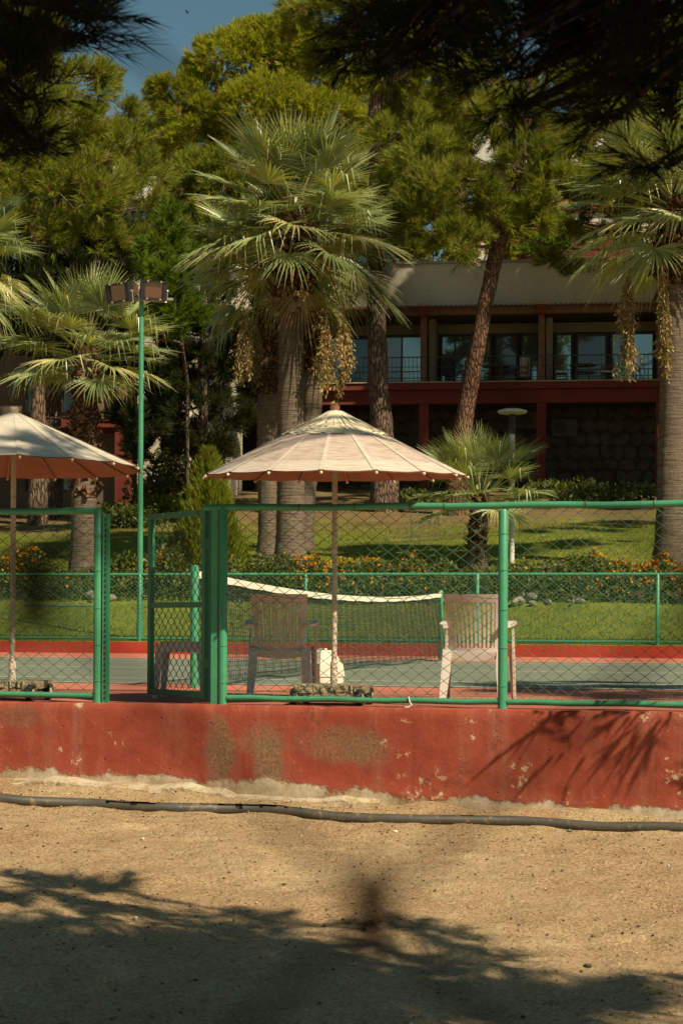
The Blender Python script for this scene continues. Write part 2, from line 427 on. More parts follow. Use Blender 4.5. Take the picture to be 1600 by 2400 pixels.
SEAMS = [float(at_y(px, 1750, 12.62)[0]) for px in (182, 970, 1535)]
M = {}
M['dirt'] = m_dirt(); M['wall'] = m_wall(); M['grass'] = m_grass()
M['green_paint'] = plain('green_paint', (0.060, 0.285, 0.150), 0.38, 0.14, 3.0, 0.1, 0.004, 0.5, dirt=(0.17, 0.10, 0.045), dirt_amt=0.685)
M['green_dark'] = plain('shaded_green_paint', (0.03, 0.19, 0.095), 0.45, 0.14, 3.0, 0.1, 0.004, 0.4, dirt=(0.06, 0.08, 0.04), dirt_amt=0.70)  # darker copy of the green paint, the gate's shade put into its colour
M['wire'] = plain('green_wire', (0.05, 0.12, 0.065), 0.45, 0.3, 8, 0, 0.01, 0.5, dirt=(0.17, 0.16, 0.12), dirt_amt=0.56)
M['wire_far'] = plain('green_wire_far', (0.055, 0.20, 0.12), 0.45, 0.3, 8, 0, 0.01, 0.5)
M['wire_near'] = plain('rusty_wire', (0.016, 0.011, 0.007), 1.0, 0.3, 30, 0, 0.01, 0.0)
M['court_pink'] = plain('court_terracotta', (0.50, 0.175, 0.110), 0.9, 0.10, 0.8, 0.3, 0.004, 0.15, dirt=(0.46, 0.22, 0.15), dirt_amt=0.6)
M['court_green'] = plain('court_green', (0.175, 0.20, 0.145), 0.9, 0.10, 0.6, 0.3, 0.004, 0.15, dirt=(0.21, 0.22, 0.17), dirt_amt=0.58)
M['line'] = plain('line_paint', (0.72, 0.70, 0.62), 0.8, 0.12, 3.0, 0.1, 0.003, 0.2)
M['kerb'] = plain('kerb_red', (0.40, 0.055, 0.03), 0.85, 0.18, 1.5, 0.4, 0.01, 0.2)
M['plastic'] = plain('white_plastic', (0.86, 0.80, 0.70), 0.42, 0.05, 4, 0.05, 0.002, 0.45)
M['plastic_dirty'] = plain('cream_plastic', (0.72, 0.64, 0.50), 0.5, 0.12, 6, 0.1, 0.003, 0.4, dirt=(0.45, 0.36, 0.24), dirt_amt=0.66)
M['pole_paint'] = plain('white_pole_paint', (0.66, 0.54, 0.43), 0.5, 0.1, 12, 0.2, 0.003, 0.35, dirt=(0.22, 0.11, 0.055), dirt_amt=0.60)
_mt = M['plastic']; _n = _mt.node_tree.nodes; _l = _mt.node_tree.links      # thin moulded plastic passes some light
_tr = _n.new('ShaderNodeBsdfTranslucent'); _tr.inputs[0].default_value = (0.80, 0.62, 0.46, 1); _mx = _n.new('ShaderNodeMixShader'); _mx.inputs[0].default_value = 0.25
_l.new(_n['Principled BSDF'].outputs[0], _mx.inputs[1]); _l.new(_tr.outputs[0], _mx.inputs[2]); _l.new(_mx.outputs[0], _n['Material Output'].inputs[0])
M['canopy'] = m_canopy('woven_canopy', (0.58, 0.48, 0.39), (0.36, 0.235, 0.17))
M['hem'] = m_canopy('canopy_hem', (0.66, 0.58, 0.475), (0.55, 0.45, 0.355))
M['underside'] = plain('canopy_underside', (0.42, 0.22, 0.13), 0.9, 0.15, 6, 0.2, 0.004, 0.1)  # sun glowing through the cloth, put into the colour of its lower face
M['canopy_white'] = m_canopy('pale_canopy', (0.66, 0.60, 0.48), (0.5, 0.42, 0.32))
M['raffia'] = plain('cream_raffia', (0.80, 0.70, 0.48), 0.8, 0.18, 20, 0.3, 0.004, 0.2)
M['rib'] = plain('bamboo_rib', (0.50, 0.25, 0.15), 0.6, 0.2, 12, 0.2, 0.004, 0.3)
M['concrete'] = plain('old_concrete', (0.42, 0.34, 0.22), 0.95, 0.25, 9, 0.8, 0.02, 0.15, dirt=(0.24, 0.18, 0.10), dirt_amt=0.58)
M['tyre'] = plain('black_rubber', (0.022, 0.020, 0.018), 0.7, 0.2, 9, 0.2, 0.004, 0.3)
M['wheel'] = plain('wheel_hub', (0.55, 0.48, 0.38), 0.6, 0.2, 9, 0.2, 0.004, 0.3, dirt=(0.25, 0.12, 0.05))
M['black'] = plain('black_housing', (0.022, 0.022, 0.022), 0.5, 0.3, 9, 0.1, 0.004, 0.4)
M['steel'] = plain('grey_steel', (0.45, 0.45, 0.42), 0.4, 0.2, 9, 0.1, 0.004, 0.5, metal=0.4)
M['lens'] = m_glass('lamp_lens', (0.11, 0.045, 0.024), 0.10)
M['net'] = plain('net_cord', (0.040, 0.052, 0.046), 0.8, 0.3, 9, 0, 0.004, 0.3)
M['tape'] = plain('net_tape', (0.85, 0.78, 0.62), 0.8, 0.07, 9, 0.2, 0.004, 0.2)
M['pipe'] = plain('black_pipe', (0.075, 0.068, 0.052), 0.55, 0.25, 6, 0.25, 0.006, 0.4, dirt=(0.22, 0.16, 0.09), dirt_amt=0.60)
M['pipe_in'] = plain('pipe_inside', (0.012, 0.010, 0.008), 0.9, 0.2, 6, 0, 0.004, 0.1)
M['pine_bark'] = m_bark('pine_bark', (0.10, 0.065, 0.045), (0.24, 0.165, 0.115), (0.38, 0.28, 0.20), vs=(8, 8, 1.6), dist=0.06)
M['pine_bark_red'] = m_bark('pine_bark_reddish', (0.10, 0.055, 0.036), (0.22, 0.120, 0.075), (0.33, 0.20, 0.135), vs=(7, 7, 2.0), dist=0.05)
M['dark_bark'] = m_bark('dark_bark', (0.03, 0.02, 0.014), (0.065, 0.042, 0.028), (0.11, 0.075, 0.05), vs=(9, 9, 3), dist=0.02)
M['bark_pale'] = m_bark('pale_branch_bark', (0.24, 0.17, 0.12), (0.40, 0.29, 0.21), (0.56, 0.42, 0.31), vs=(6, 6, 3))
M['palm_trunk'] = m_palm_bark()
M['boots'] = m_bark('palm_leaf_bases', (0.10, 0.05, 0.028), (0.25, 0.13, 0.07), (0.42, 0.28, 0.17), vs=(4, 4, 4))
M['petiole'] = plain('palm_petiole', (0.20, 0.20, 0.06), 0.5, 0.3, 5, 0.1, 0.004, 0.4)
M['frond'] = foliage('palm_frond', [(0.0, (0.12, 0.175, 0.080)), (0.40, (0.25, 0.315, 0.135)), (0.75, (0.44, 0.45, 0.19)), (1.0, (0.66, 0.58, 0.29))], 0.34, 0.32, 0.7, (1.2, 1.15, 0.45))
M['frond_dry'] = foliage('dry_palm_frond', [(0.0, (0.16, 0.10, 0.045)), (1.0, (0.34, 0.24, 0.11))], 0.2, 0.7, 0.2)
M['fruit'] = foliage('palm_fruit', [(0.0, (0.20, 0.13, 0.045)), (0.5, (0.36, 0.26, 0.10)), (1.0, (0.54, 0.42, 0.20))], 0.12, 0.7, 0.2, (1.1, 0.9, 0.4))
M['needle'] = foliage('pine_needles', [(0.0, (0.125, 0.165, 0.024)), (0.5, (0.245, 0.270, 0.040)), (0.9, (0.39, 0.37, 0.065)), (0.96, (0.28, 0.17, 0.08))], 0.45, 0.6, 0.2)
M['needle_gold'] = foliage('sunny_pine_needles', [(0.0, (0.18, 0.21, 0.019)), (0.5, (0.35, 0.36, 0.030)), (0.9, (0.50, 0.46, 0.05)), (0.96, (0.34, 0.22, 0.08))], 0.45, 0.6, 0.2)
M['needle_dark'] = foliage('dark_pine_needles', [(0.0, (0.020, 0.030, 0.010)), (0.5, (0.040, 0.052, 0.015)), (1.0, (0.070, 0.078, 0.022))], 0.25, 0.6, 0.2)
M['needle_shaded'] = foliage('shaded_near_needles', [(0.0, (0.010, 0.014, 0.006)), (0.5, (0.020, 0.026, 0.009)), (1.0, (0.036, 0.040, 0.013))], 0.15, 0.7, 0.1)  # needles blackened, the shade on the near boughs put into their colour
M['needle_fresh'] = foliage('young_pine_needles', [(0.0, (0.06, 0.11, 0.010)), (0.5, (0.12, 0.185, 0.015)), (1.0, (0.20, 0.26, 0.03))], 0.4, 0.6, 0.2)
M['thuja'] = foliage('cypress_sprays', [(0.0, (0.11, 0.150, 0.014)), (0.5, (0.23, 0.265, 0.024)), (1.0, (0.36, 0.36, 0.04))], 0.4, 0.6, 0.2)
M['leaf'] = foliage('hedge_leaves', [(0.0, (0.045, 0.070, 0.016)), (0.5, (0.095, 0.125, 0.026)), (1.0, (0.17, 0.19, 0.045))], 0.3, 0.5, 0.3)
M['leaf_lime'] = foliage('lime_leaves', [(0.0, (0.10, 0.15, 0.012)), (0.5, (0.19, 0.25, 0.02)), (1.0, (0.32, 0.34, 0.04))], 0.4, 0.5, 0.3)
M['blossom'] = foliage('orange_blossom', [(0.0, (0.50, 0.14, 0.010)), (0.5, (0.66, 0.27, 0.015)), (1.0, (0.74, 0.44, 0.04))], 0.2, 0.7, 0.1, (1, 0.8, 0.4))
M['blade'] = foliage('grass_blades', [(0.0, (0.11, 0.15, 0.016)), (0.5, (0.19, 0.225, 0.028)), (1.0, (0.31, 0.29, 0.055))], 0.35, 0.6, 0.2)
M['rock'] = plain('pale_rock', (0.27, 0.25, 0.19), 0.95, 0.3, 4, 0.8, 0.03, 0.15, dirt=(0.14, 0.13, 0.07), dirt_amt=0.55)
M['stone_dark'] = plain('rubble_stone', (0.085, 0.07, 0.052), 0.95, 0.35, 3, 0.8, 0.03, 0.15)
M['mortar'] = plain('mortar', (0.05, 0.042, 0.033), 0.95, 0.25, 5, 0.5, 0.02, 0.1)
M['cream_wall'] = plain('cream_render', (0.60, 0.55, 0.42), 0.9, 0.08, 1.0, 0.15, 0.01, 0.15, dirt=(0.44, 0.38, 0.27), dirt_amt=0.63)
M['shaded_cream_wall'] = plain('shaded_cream_render', (0.22, 0.19, 0.14), 0.9, 0.10, 1.0, 0.15, 0.01, 0.15)  # darkened copy of the cream render, balcony shade put into the colour
M['white_wall'] = plain('white_render', (0.74, 0.70, 0.62), 0.9, 0.07, 1.0, 0.15, 0.01, 0.15)
M['b_red'] = plain('red_concrete', (0.165, 0.036, 0.024), 0.85, 0.14, 1.2, 0.2, 0.01, 0.2)
M['b_rail'] = plain('dark_railing', (0.04, 0.038, 0.035), 0.5, 0.2, 6, 0.1, 0.004, 0.4)
M['b_frame'] = plain('dark_window_frame', (0.030, 0.026, 0.022), 0.5, 0.2, 6, 0.05, 0.004, 0.4)
M['glass'] = m_glass('window_glass', (0.02, 0.024, 0.022), 0.30)
M['tile'] = plain('roof_tile', (0.22, 0.085, 0.05), 0.85, 0.3, 4, 0.4, 0.02, 0.2)
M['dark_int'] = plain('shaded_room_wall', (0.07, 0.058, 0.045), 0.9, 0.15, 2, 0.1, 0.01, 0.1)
M['curtain'] = plain('grey_curtain', (0.32, 0.31, 0.27), 0.95, 0.15, 6, 0.4, 0.03, 0.05, vscale=(9, 9, 0.3))
M['wood'] = plain('brown_wood', (0.17, 0.085, 0.04), 0.6, 0.25, 6, 0.2, 0.006, 0.3)
M['towel'] = plain('pale_towel', (0.62, 0.42, 0.38), 0.95, 0.2, 6, 0.5, 0.02, 0.05)
M['ac'] = plain('ac_casing', (0.09, 0.082, 0.07), 0.6, 0.1, 4, 0.1, 0.004, 0.3)
M['lamp_white'] = plain('lamp_white', (0.70, 0.66, 0.54), 0.5, 0.08, 4, 0.1, 0.004, 0.35)
M['hose'] = plain('blue_hose', (0.05, 0.14, 0.24), 0.5, 0.2, 9, 0.05, 0.004, 0.4)
M['twig'] = plain('twig', (0.16, 0.095, 0.05), 0.9, 0.3, 9, 0.2, 0.005, 0.1)
M['bird'] = plain('bird_feather', (0.05, 0.05, 0.055), 0.8, 0.2, 9, 0.1, 0.005, 0.2)
M['zip'] = plain('white_cable_tie', (0.8, 0.78, 0.72), 0.5, 0.05, 9, 0, 0.01, 0.4)

# ================================================================== THE SETTING
def axis(lo, hi, step, far, ratio=1.35):
    c = list(np.arange(lo, hi + 1e-6, step)); s = step
    a = lo
    left = []
    while a > -far: s *= ratio; a -= s; left.append(a)
    b = hi; s = step; right = []
    while b < far: s *= ratio; b += s; right.append(b)
    return np.array(left[::-1] + c + right)
def grid_mesh(name, xs, ys, zf, mat, smooth=True):
    X, Y = np.meshgrid(xs, ys); Z = zf(X, Y)
    v = np.stack([X, Y, Z], -1).reshape(-1, 3)
    nx, ny = len(xs), len(ys)
    i = (np.arange(ny - 1)[:, None] * nx + np.arange(nx - 1)[None, :]).ravel()
    t = np.concatenate([np.stack([i, i + 1, i + nx + 1], -1), np.stack([i, i + nx + 1, i + nx], -1)])
    me = np_mesh(name, v, tris=t, smooth=smooth); me.materials.append(mat)
    return me
_fr = random.Random(77)
FEET = [(_fr.uniform(-5.2, 0.6), _fr.uniform(6.4, 11.6), _fr.uniform(0, 3.1)) for _ in range(46)]
def ground_z(x, y):
    x = np.asarray(x, float); y = np.asarray(y, float)
    xc = np.clip(x, -12, 8); yc = np.clip(y, -6, 13)
    z = -0.665 - 0.026 * (xc + 2.9) - 0.008 * (12.62 - yc)
    z = z + 0.070 * fbm(x * 0.7, y * 0.7, 3, 3) + 0.040 * fbm(x * 3.1, y * 3.1, 9, 3) + 0.012 * fbm(x * 14, y * 14, 21, 2)
    # dirt drifted against the foot of the wall
    z = z + 0.02 * np.exp(-((y - 12.62) / 0.45) ** 2)
    # old footprints and scuffs
    for (fx_, fy_, fa) in FEET:
        ca, sa = math.cos(fa), math.sin(fa); du = (x - fx_) * ca + (y - fy_) * sa; dv = -(x - fx_) * sa + (y - fy_) * ca
        q = (du / 0.13) ** 2 + (dv / 0.05) ** 2
        z = z - 0.016 * np.exp(-q ** 2) + 0.006 * np.exp(-(q - 1.8) ** 2)
    return np.where(y > 13.2, -0.9, z)
g = new_obj('ground', grid_mesh('ground', axis(-7.5, 3.0, 0.04, 1500), axis(4.6, 12.9, 0.04, 1500), ground_z, M['dirt'])); tag(g, kind='structure')

TY = np.array([31.9, 36.4, 37.6, 70, 77, 95, 125, 220, 500, 1600.0]); TZ = np.array([0.19, 0.82, 1.28, 5.6, 6.2, 17.0, 24, 38, 60, 90.0])
def lawn_z(x, y):
    z = np.interp(y, TY, TZ)
    return z + 0.10 * fbm(np.asarray(x) * 0.25, np.asarray(y) * 0.25, 5, 3) * np.clip((y - 32) / 3, 0, 1) + 0.03 * fbm(np.asarray(x) * 1.5, np.asarray(y) * 1.5, 8, 3) * np.clip((y - 32) / 2, 0, 1)
lw = new_obj('lawn', grid_mesh('lawn', axis(-26, 6, 0.22, 1500), np.concatenate([np.arange(31.95, 46, 0.2), np.arange(46, 80, 0.6), axis(80, 130, 3, 1500)[axis(80, 130, 3, 1500) > 80]]), lawn_z, M['grass'])); tag(lw, kind='structure')

# tennis court: terracotta slab, green play area, white lines
CX = -4.94                                   # the net line
court = new_obj('tennis_court', MB().box2((-26, 12.84, -0.6), (16, 31.9, 0.0)).mesh('tennis_court', M['court_pink'])); tag(court, kind='structure')
def sheet(name, x0, x1, y0, y1, z, mat, parent):
    me = np_mesh(name, [(x0, y0, z), (x1, y0, z), (x1, y1, z), (x0, y1, z)], faces=[(0, 1, 2, 3)]); me.materials.append(mat)
    return new_obj(name, me, parent)
SY0, SY1 = 16.80, 27.77
sheet('play_area', CX - 11.885, CX + 11.885, SY0, SY1, 0.004, M['court_green'], court)
LW = 0.06
for y in (SY0, SY0 + 1.37, SY1 - 1.37, SY1):
    sheet('court_line', CX - 11.885, CX + 11.885, y - LW / 2, y + LW / 2, 0.008, M['line'], court)
ymid = (SY0 + SY1) / 2
sheet('court_line', CX - 6.4, CX + 6.4, ymid - LW / 2, ymid + LW / 2, 0.008, M['line'], court)
for sx in (-1, 1):
    sheet('court_line', CX + sx * 6.4 - LW / 2, CX + sx * 6.4 + LW / 2, SY0 + 1.37 + LW / 2, SY1 - 1.37 - LW / 2, 0.008, M['line'], court)

# red retaining wall in front of the court
WX0, WX1, WY0, WY1 = -26.0, 16.0, 12.62, 12.85
wall = thing('retaining_wall', (-3.0, 12.62, -0.7), 'low red painted concrete wall with peeling paint under the green court fence', 'wall')
def wall_mesh():
    xs = np.concatenate([np.arange(-26, -7, 1.0), np.arange(-7, 1.0, 0.03), np.arange(1, 16.1, 1.0)])
    zs = np.concatenate([np.arange(-1.3, -0.04, 0.03), [-0.04, -0.02, -0.008, 0.0]])
    v = []
    nx, nz = len(xs), len(zs)
    X, Z = np.meshgrid(xs, zs)
    Y = WY0 + 0.010 * fbm(X * 2.2, Z * 2.2, 31, 3) + 0.006 * fbm(X * 9, Z * 9, 37, 2)
    rough = np.clip((-0.02 - Z) / -0.02 + 0, 0, 1)
    Y = Y + np.where(Z > -0.03, (Z + 0.03) * 0.5, 0)
    foot = -0.715 - 0.041 * X
    Y = Y - 0.018 * np.clip((foot + 0.10 - Z) / 0.2, 0, 1) * (1 + 1.5 * fbm(X * 5, Z * 5, 77, 2))
    chips = np.clip(fbm(X * 6, X * 0 + 3.3, 41, 2) - 0.45, 0, 1)
    Z2 = np.where(Z > -0.001, 0.006 + 0.008 * fbm(X * 8, X * 0, 55, 2) - 0.10 * chips, Z)
    v = np.stack([X, Y, Z2], -1).reshape(-1, 3)
    top_back = np.stack([xs, np.full(nx, WY1), np.full(nx, 0.006)], -1)
    bot_back = np.stack([xs, np.full(nx, WY1), np.full(nx, -1.3)], -1)
    v = np.concatenate([v, top_back, bot_back])
    f = []
    i = (np.arange(nz - 1)[:, None] * nx + np.arange(nx - 1)[None, :]).ravel()
    t = [np.stack([i, i + 1, i + nx + 1], -1), np.stack([i, i + nx + 1, i + nx], -1)]
    j = np.arange(nx - 1); a = (nz - 1) * nx; b = nz * nx; c = (nz + 1) * nx
    t += [np.stack([a + j, a + j + 1, b + j + 1], -1), np.stack([a + j, b + j + 1, b + j], -1), np.stack([b + j, b + j + 1, c + j + 1], -1), np.stack([b + j, c + j + 1, c + j], -1)]
    return np_mesh('wall_body', v - off(wall), tris=np.concatenate(t), smooth=True)
obj_from('wall_body', wall_mesh(), M['wall'], wall)
# rough cement footing left showing along the left stretch of the wall foot
mb = MB(); rng = random.Random(4)
pts = []
for i in range(60):
    x = -7.6 + i * 0.085
    pts.append((x, 12.62 - 0.34 + 0.03 * (rng.random() - 0.5) + 0.045 * i / 10, float(ground_z(x, 12.3)) + 0.012 + 0.02 * rng.random()))
for i in range(59):
    p, q = pts[i], pts[i + 1]
    mb.add([(p[0], p[1], p[2] - 0.1), (q[0], q[1], q[2] - 0.1), q, p, (p[0], 12.62, p[2] + 0.03), (q[0], 12.62, q[2] + 0.03)], [(0, 1, 2, 3), (3, 2, 5, 4)])
mb.build('footing', plain('cement_footing', (0.50, 0.43, 0.31), 0.95, 0.2, 5, 0.7, 0.02, 0.1, dirt=(0.40, 0.28, 0.15), dirt_amt=0.52), wall)

# far kerb of the court
kerb = thing('court_kerb', (-5, 31.8, 0), 'low red painted kerb along the far side of the tennis court', 'kerb')
MB().box2((-26, 31.78, -0.3), (16, 32.02, 0.205)).build('kerb_body', M['kerb'], kerb)

# ================================================================== GREENERY TOOLS
def norm(a): return a / (np.linalg.norm(a, axis=-1, keepdims=True) + 1e-9)
def rand_dirs(n, rng):
    v = rng.normal(size=(n, 3)); return norm(v)
def tufts(centers, dirs, rng, n=16, length=0.25, width=0.02, spread=0.75, twig=0.3, droop=0.1, jit=0.35):
    """brushes of thin needles: returns verts, tris, tint"""
    Nn = len(centers)
    c = np.repeat(centers, n, 0); d = np.repeat(norm(dirs), n, 0)
    u = rng.random((Nn * n, 1)) ** 0.8
    p = np.cross(d, rand_dirs(Nn * n, rng)); p = norm(p)
    th = spread * (0.55 + 0.6 * rng.random((Nn * n, 1))) * (1.15 - 0.6 * u)
    nd = norm(d * np.cos(th) + p * np.sin(th) + np.array([0, 0, -droop]))
    ln = length * (0.7 + 0.6 * rng.random((Nn * n, 1)))
    base = c + d * (u - 0.4) * twig
    side = norm(np.cross(nd, rand_dirs(Nn * n, rng))) * width * 0.5
    tip = base + nd * ln
    v = np.stack([base + side, base - side, tip], 1).reshape(-1, 3)
    t = np.arange(Nn * n * 3).reshape(-1, 3)
    tint = np.clip(rng.random(Nn)[:, None] * 0.62 + rng.random((Nn, n)) * 0.28, 0, 0.9)
    tint[rng.random(Nn) < 0.045] = 1.0      # a few dead brown tufts
    return v, t, np.repeat(tint.reshape(-1), 3)
def clump_points(center, rad, count, rng, sub=0.30, nsub=None, flat=1.0, hollow=0.55):
    """tuft positions grouped in sub-clumps over an ellipsoid shell"""
    rad = np.array(rad if hasattr(rad, '__len__') else (rad, rad, rad * flat), float)
    k = nsub or max(8, int(count / 18))
    sd_ = rand_dirs(k, rng); sd_[:, 2] = np.where(sd_[:, 2] < -0.35, -sd_[:, 2] * 0.6, sd_[:, 2]); sd_ = norm(sd_)
    sc = np.array(center) + sd_ * rad * (hollow + (1 - hollow) * rng.random((k, 1)) ** 0.5)
    idx = rng.integers(0, k, count)
    ld = rand_dirs(count, rng); ld = norm(ld * 0.9 + sd_[idx] * 0.7 + np.array([0, 0, 0.35]))
    sr = rad.mean() * sub * (0.6 + 0.8 * rng.random(k))[idx][:, None]
    pts = sc[idx] + ld * sr * (0.45 + 0.55 * rng.random((count, 1)))
    dirs = norm(ld + sd_[idx] * 0.5 + np.array([0, 0, 0.25]))
    return pts, dirs, sc
def bent(p, q, rng, n=6, wob=0.06, sag=0.0):
    p = np.array(p, float); q = np.array(q, float); Lh = np.linalg.norm(q - p)
    out = []
    ph = rng.random(3) * 6.28
    for i in range(n + 1):
        t = i / n
        w = math.sin(t * math.pi)
        out.append(p + (q - p) * t + np.array([math.sin(ph[0] + t * 5), math.sin(ph[1] + t * 4), math.sin(ph[2] + t * 4)]) * wob * Lh * w - np.array([0, 0, sag * Lh * w]))
    return out
def pine(label, base, trunk, clumps, mat='needle', bark='pine_bark', per=1.0, group=None, seed=1, tl=0.25, tw=0.026, nn=19, twig=0.42, flat=0.85, name='pine_tree', sub=0.30, branches=True, droop=0.08, hollow=0.55, spread=0.75, dens=26.0):
    """trunk: list of (point, radius); clumps: list of (centre, radius)"""
    rng = np.random.default_rng(seed); pr = random.Random(seed)
    t = thing(name, tuple(base), label, 'tree', group)
    o = off(t)
    if trunk:
        pts = []; rr = []
        for i in range(len(trunk) - 1):
            (p, r0), (q, r1) = trunk[i], trunk[i + 1]
            k = max(3, int(np.linalg.norm(np.array(q) - np.array(p)) / 0.35))
            for j in range(k):
                s = j / k; pts.append(np.array(p) * (1 - s) + np.array(q) * s); rr.append((r0 * (1 - s) + r1 * s) * (1 + 0.10 * (pr.random() - 0.5)))
        pts.append(np.array(trunk[-1][0])); rr.append(trunk[-1][1])
        pts = [p + np.array([pr.random() - 0.5, pr.random() - 0.5, 0]) * 0.10 * r for p, r in zip(pts, rr)]
        MB().tube(pts, rr, 14, noise=0.10, rng=pr).build('trunk', M[bark], t, smooth=True)
        tp = np.array(pts)
    V = []; T = []; C = []; nv = 0
    bm = MB()
    for (c, r) in clumps:
        r3 = np.array(r if hasattr(r, '__len__') else (r, r, r * flat))
        area = 4 * math.pi * (r3.mean() ** 2)
        cnt = int(area * dens * per * 1.35)
        p, d, sc = clump_points(c, r, cnt, rng, sub=sub, flat=flat, hollow=hollow)
        v, tr, ti = tufts(p, d, rng, nn, tl, tw, spread, twig, droop)
        V.append(v); T.append(tr + nv); C.append(ti); nv += len(v)
        if trunk and branches:
            cc = np.array(c)
            dd = np.linalg.norm(tp - cc, axis=1) + np.maximum(0, tp[:, 2] - cc[2]) * 1.5 + np.maximum(0, cc[2] - tp[:, 2]) * 0.25
            s0 = tp[int(np.argmin(dd))]
            rb = float(np.clip(r3.mean() * 0.06, 0.03, 0.14))
            bp = bent(s0, cc, rng, 7, 0.06)
            bm.tube(bp, [rb * (1 - 0.6 * i / 7) for i in range(8)], 6)
            for k in range(min(7, len(sc))):
                st = bp[3 + k % 4]
                b2 = bent(st, sc[k], rng, 4, 0.05)
                bm.tube(b2, [rb * 0.45 * (1 - 0.7 * i / 4) for i in range(5)], 5)
    if bm.v: bm.build('branches', M['bark_pale' if mat not in ('needle_dark', 'needle_shaded') else 'dark_bark'], t, smooth=True, kind='stuff')
    me = np_mesh('crown', np.concatenate(V) - o, tris=np.concatenate(T), tint=np.concatenate(C))
    obj_from('crown', me, M[mat], t)
    return t
def leaf_cloud(pts, rng, size=0.06, aspect=0.5, up=0.3):
    n = len(pts)
    d = norm(rand_dirs(n, rng) + np.array([0, 0, up])); s = norm(np.cross(d, rand_dirs(n, rng)))
    ln = size * (0.6 + 0.8 * rng.random((n, 1)))
    a = pts; b = pts + d * ln * 0.5 + s * ln * aspect * 0.5; c = pts + d * ln; e = pts + d * ln * 0.5 - s * ln * aspect * 0.5
    v = np.stack([a, b, c, e], 1).reshape(-1, 3)
    i = np.arange(n) * 4
    t = np.concatenate([np.stack([i, i + 1, i + 2], -1), np.stack([i, i + 2, i + 3], -1)])
    return v, t, np.repeat(rng.random(n), 4)

# ------------------------------------------------------------------ fan palms
def frond_mesh(elev, seed, droop, nseg=36, dry=False):
    """one fan leaf in the xz half plane: stalk leaves the origin at the given elevation"""
    rng = np.random.default_rng(seed)
    V = []; F = []; C = []
    def addv(p, c):
        V.append(p); C.append(c); return len(V) - 1
    # stalk
    n = 7; pts = []
    e = elev
    p = np.zeros(3)
    for i in range(n):
        pts.append(p.copy()); p = p + np.array([math.cos(e), 0, math.sin(e)]) * (1.0 / n); e -= 0.30 * droop / n * (1 if elev > -0.9 else 0.3)
    pts.append(p)
    base_c = rng.random() * 0.4 + 0.2 + (0.22 if elev < 0.1 else 0)
    for i in range(n):
        a, b = pts[i], pts[i + 1]; w0 = 0.032 * (1 - 0.5 * i / n); w1 = 0.032 * (1 - 0.5 * (i + 1) / n)
        k = [addv(a + np.array([0, -w0, 0]), 0.75), addv(a + np.array([0, w0, 0]), 0.75), addv(b + np.array([0, w1, 0]), 0.75), addv(b + np.array([0, -w1, 0]), 0.75), addv(a + np.array([0, 0, -w0]), 0.75), addv(b + np.array([0, 0, -w1]), 0.75)]
        F += [(k[0], k[1], k[2], k[3]), (k[1], k[4], k[5], k[2]), (k[4], k[0], k[3], k[5])]
    d = norm(pts[-1] - pts[-2]); s = np.array([0, 1.0, 0]); nrm = np.cross(d, s); nrm = nrm if nrm[2] > 0 or elev > 1.2 else -nrm
    hinge = pts[-1]
    span = R(118 if not dry else 60); dphi = 2 * span / nseg
    ts = [0.03, 0.22, 0.42, 0.62, 0.82, 1.0]
    for k in range(nseg):
        ph = -span + (k + 0.5) * dphi + (rng.random() - 0.5) * dphi * 0.25
        Lk = (1.02 - 0.30 * abs(ph) / span) * (0.92 + 0.16 * rng.random())
        dr = droop * (0.55 + 0.7 * rng.random())
        dirk = norm(d * math.cos(ph) + s * math.sin(ph) + nrm * (0.10 + 0.10 * abs(math.sin(ph))) * (1 if not dry else -0.3))
        sidek = norm(np.cross(dirk, nrm)); nk = np.cross(sidek, dirk)
        cc = np.clip(base_c + (rng.random() - 0.5) * 0.55, 0, 1)
        prev = None
        brk = 0.45 + 0.3 * rng.random(); kink = rng.random() < 0.35 * droop
        for j, t in enumerate(ts):
            q = hinge + dirk * Lk * t + np.array([0, 0, -1.0]) * dr * 0.42 * max(0, t - 0.30) ** 1.7 * Lk * 1.4
            if kink and t > brk:
                q = hinge + dirk * Lk * (brk + (t - brk) * 0.25) + np.array([0, 0, -1.0]) * (t - brk) * 1.0 * Lk
            w = 2 * Lk * math.tan(dphi / 2) * min(t, 0.42) * (1.0 if t <= 0.42 else max(0.05, 1 - (t - 0.42) / 0.58)) * 0.47
            c2 = min(1, cc + (0.25 if t > 0.9 else 0))
            a = addv(q - sidek * w, c2); m_ = addv(q + nk * w * 0.95, min(1, c2 + 0.12)); b = addv(q + sidek * w, c2)
            if prev: F += [(prev[0], prev[1], m_, a), (prev[1], prev[2], b, m_)]
            prev = (a, m_, b)
    me = np_mesh('frond', V, faces=F, tint=C)
    me.materials.append(M['frond_dry' if dry else 'frond'])
    return me
ELEVS = [84, 66, 48, 30, 12, -6, -24, -42, -62]
FM = {}
for i, e in enumerate(ELEVS):
    FM[i] = [frond_mesh(R(e), 100 + i * 7 + k, 0.14 + 0.125 * i) for k in range(3)]
FDRY = [frond_mesh(R(-74), 300 + k, 0.8, 20, True) for k in range(3)]
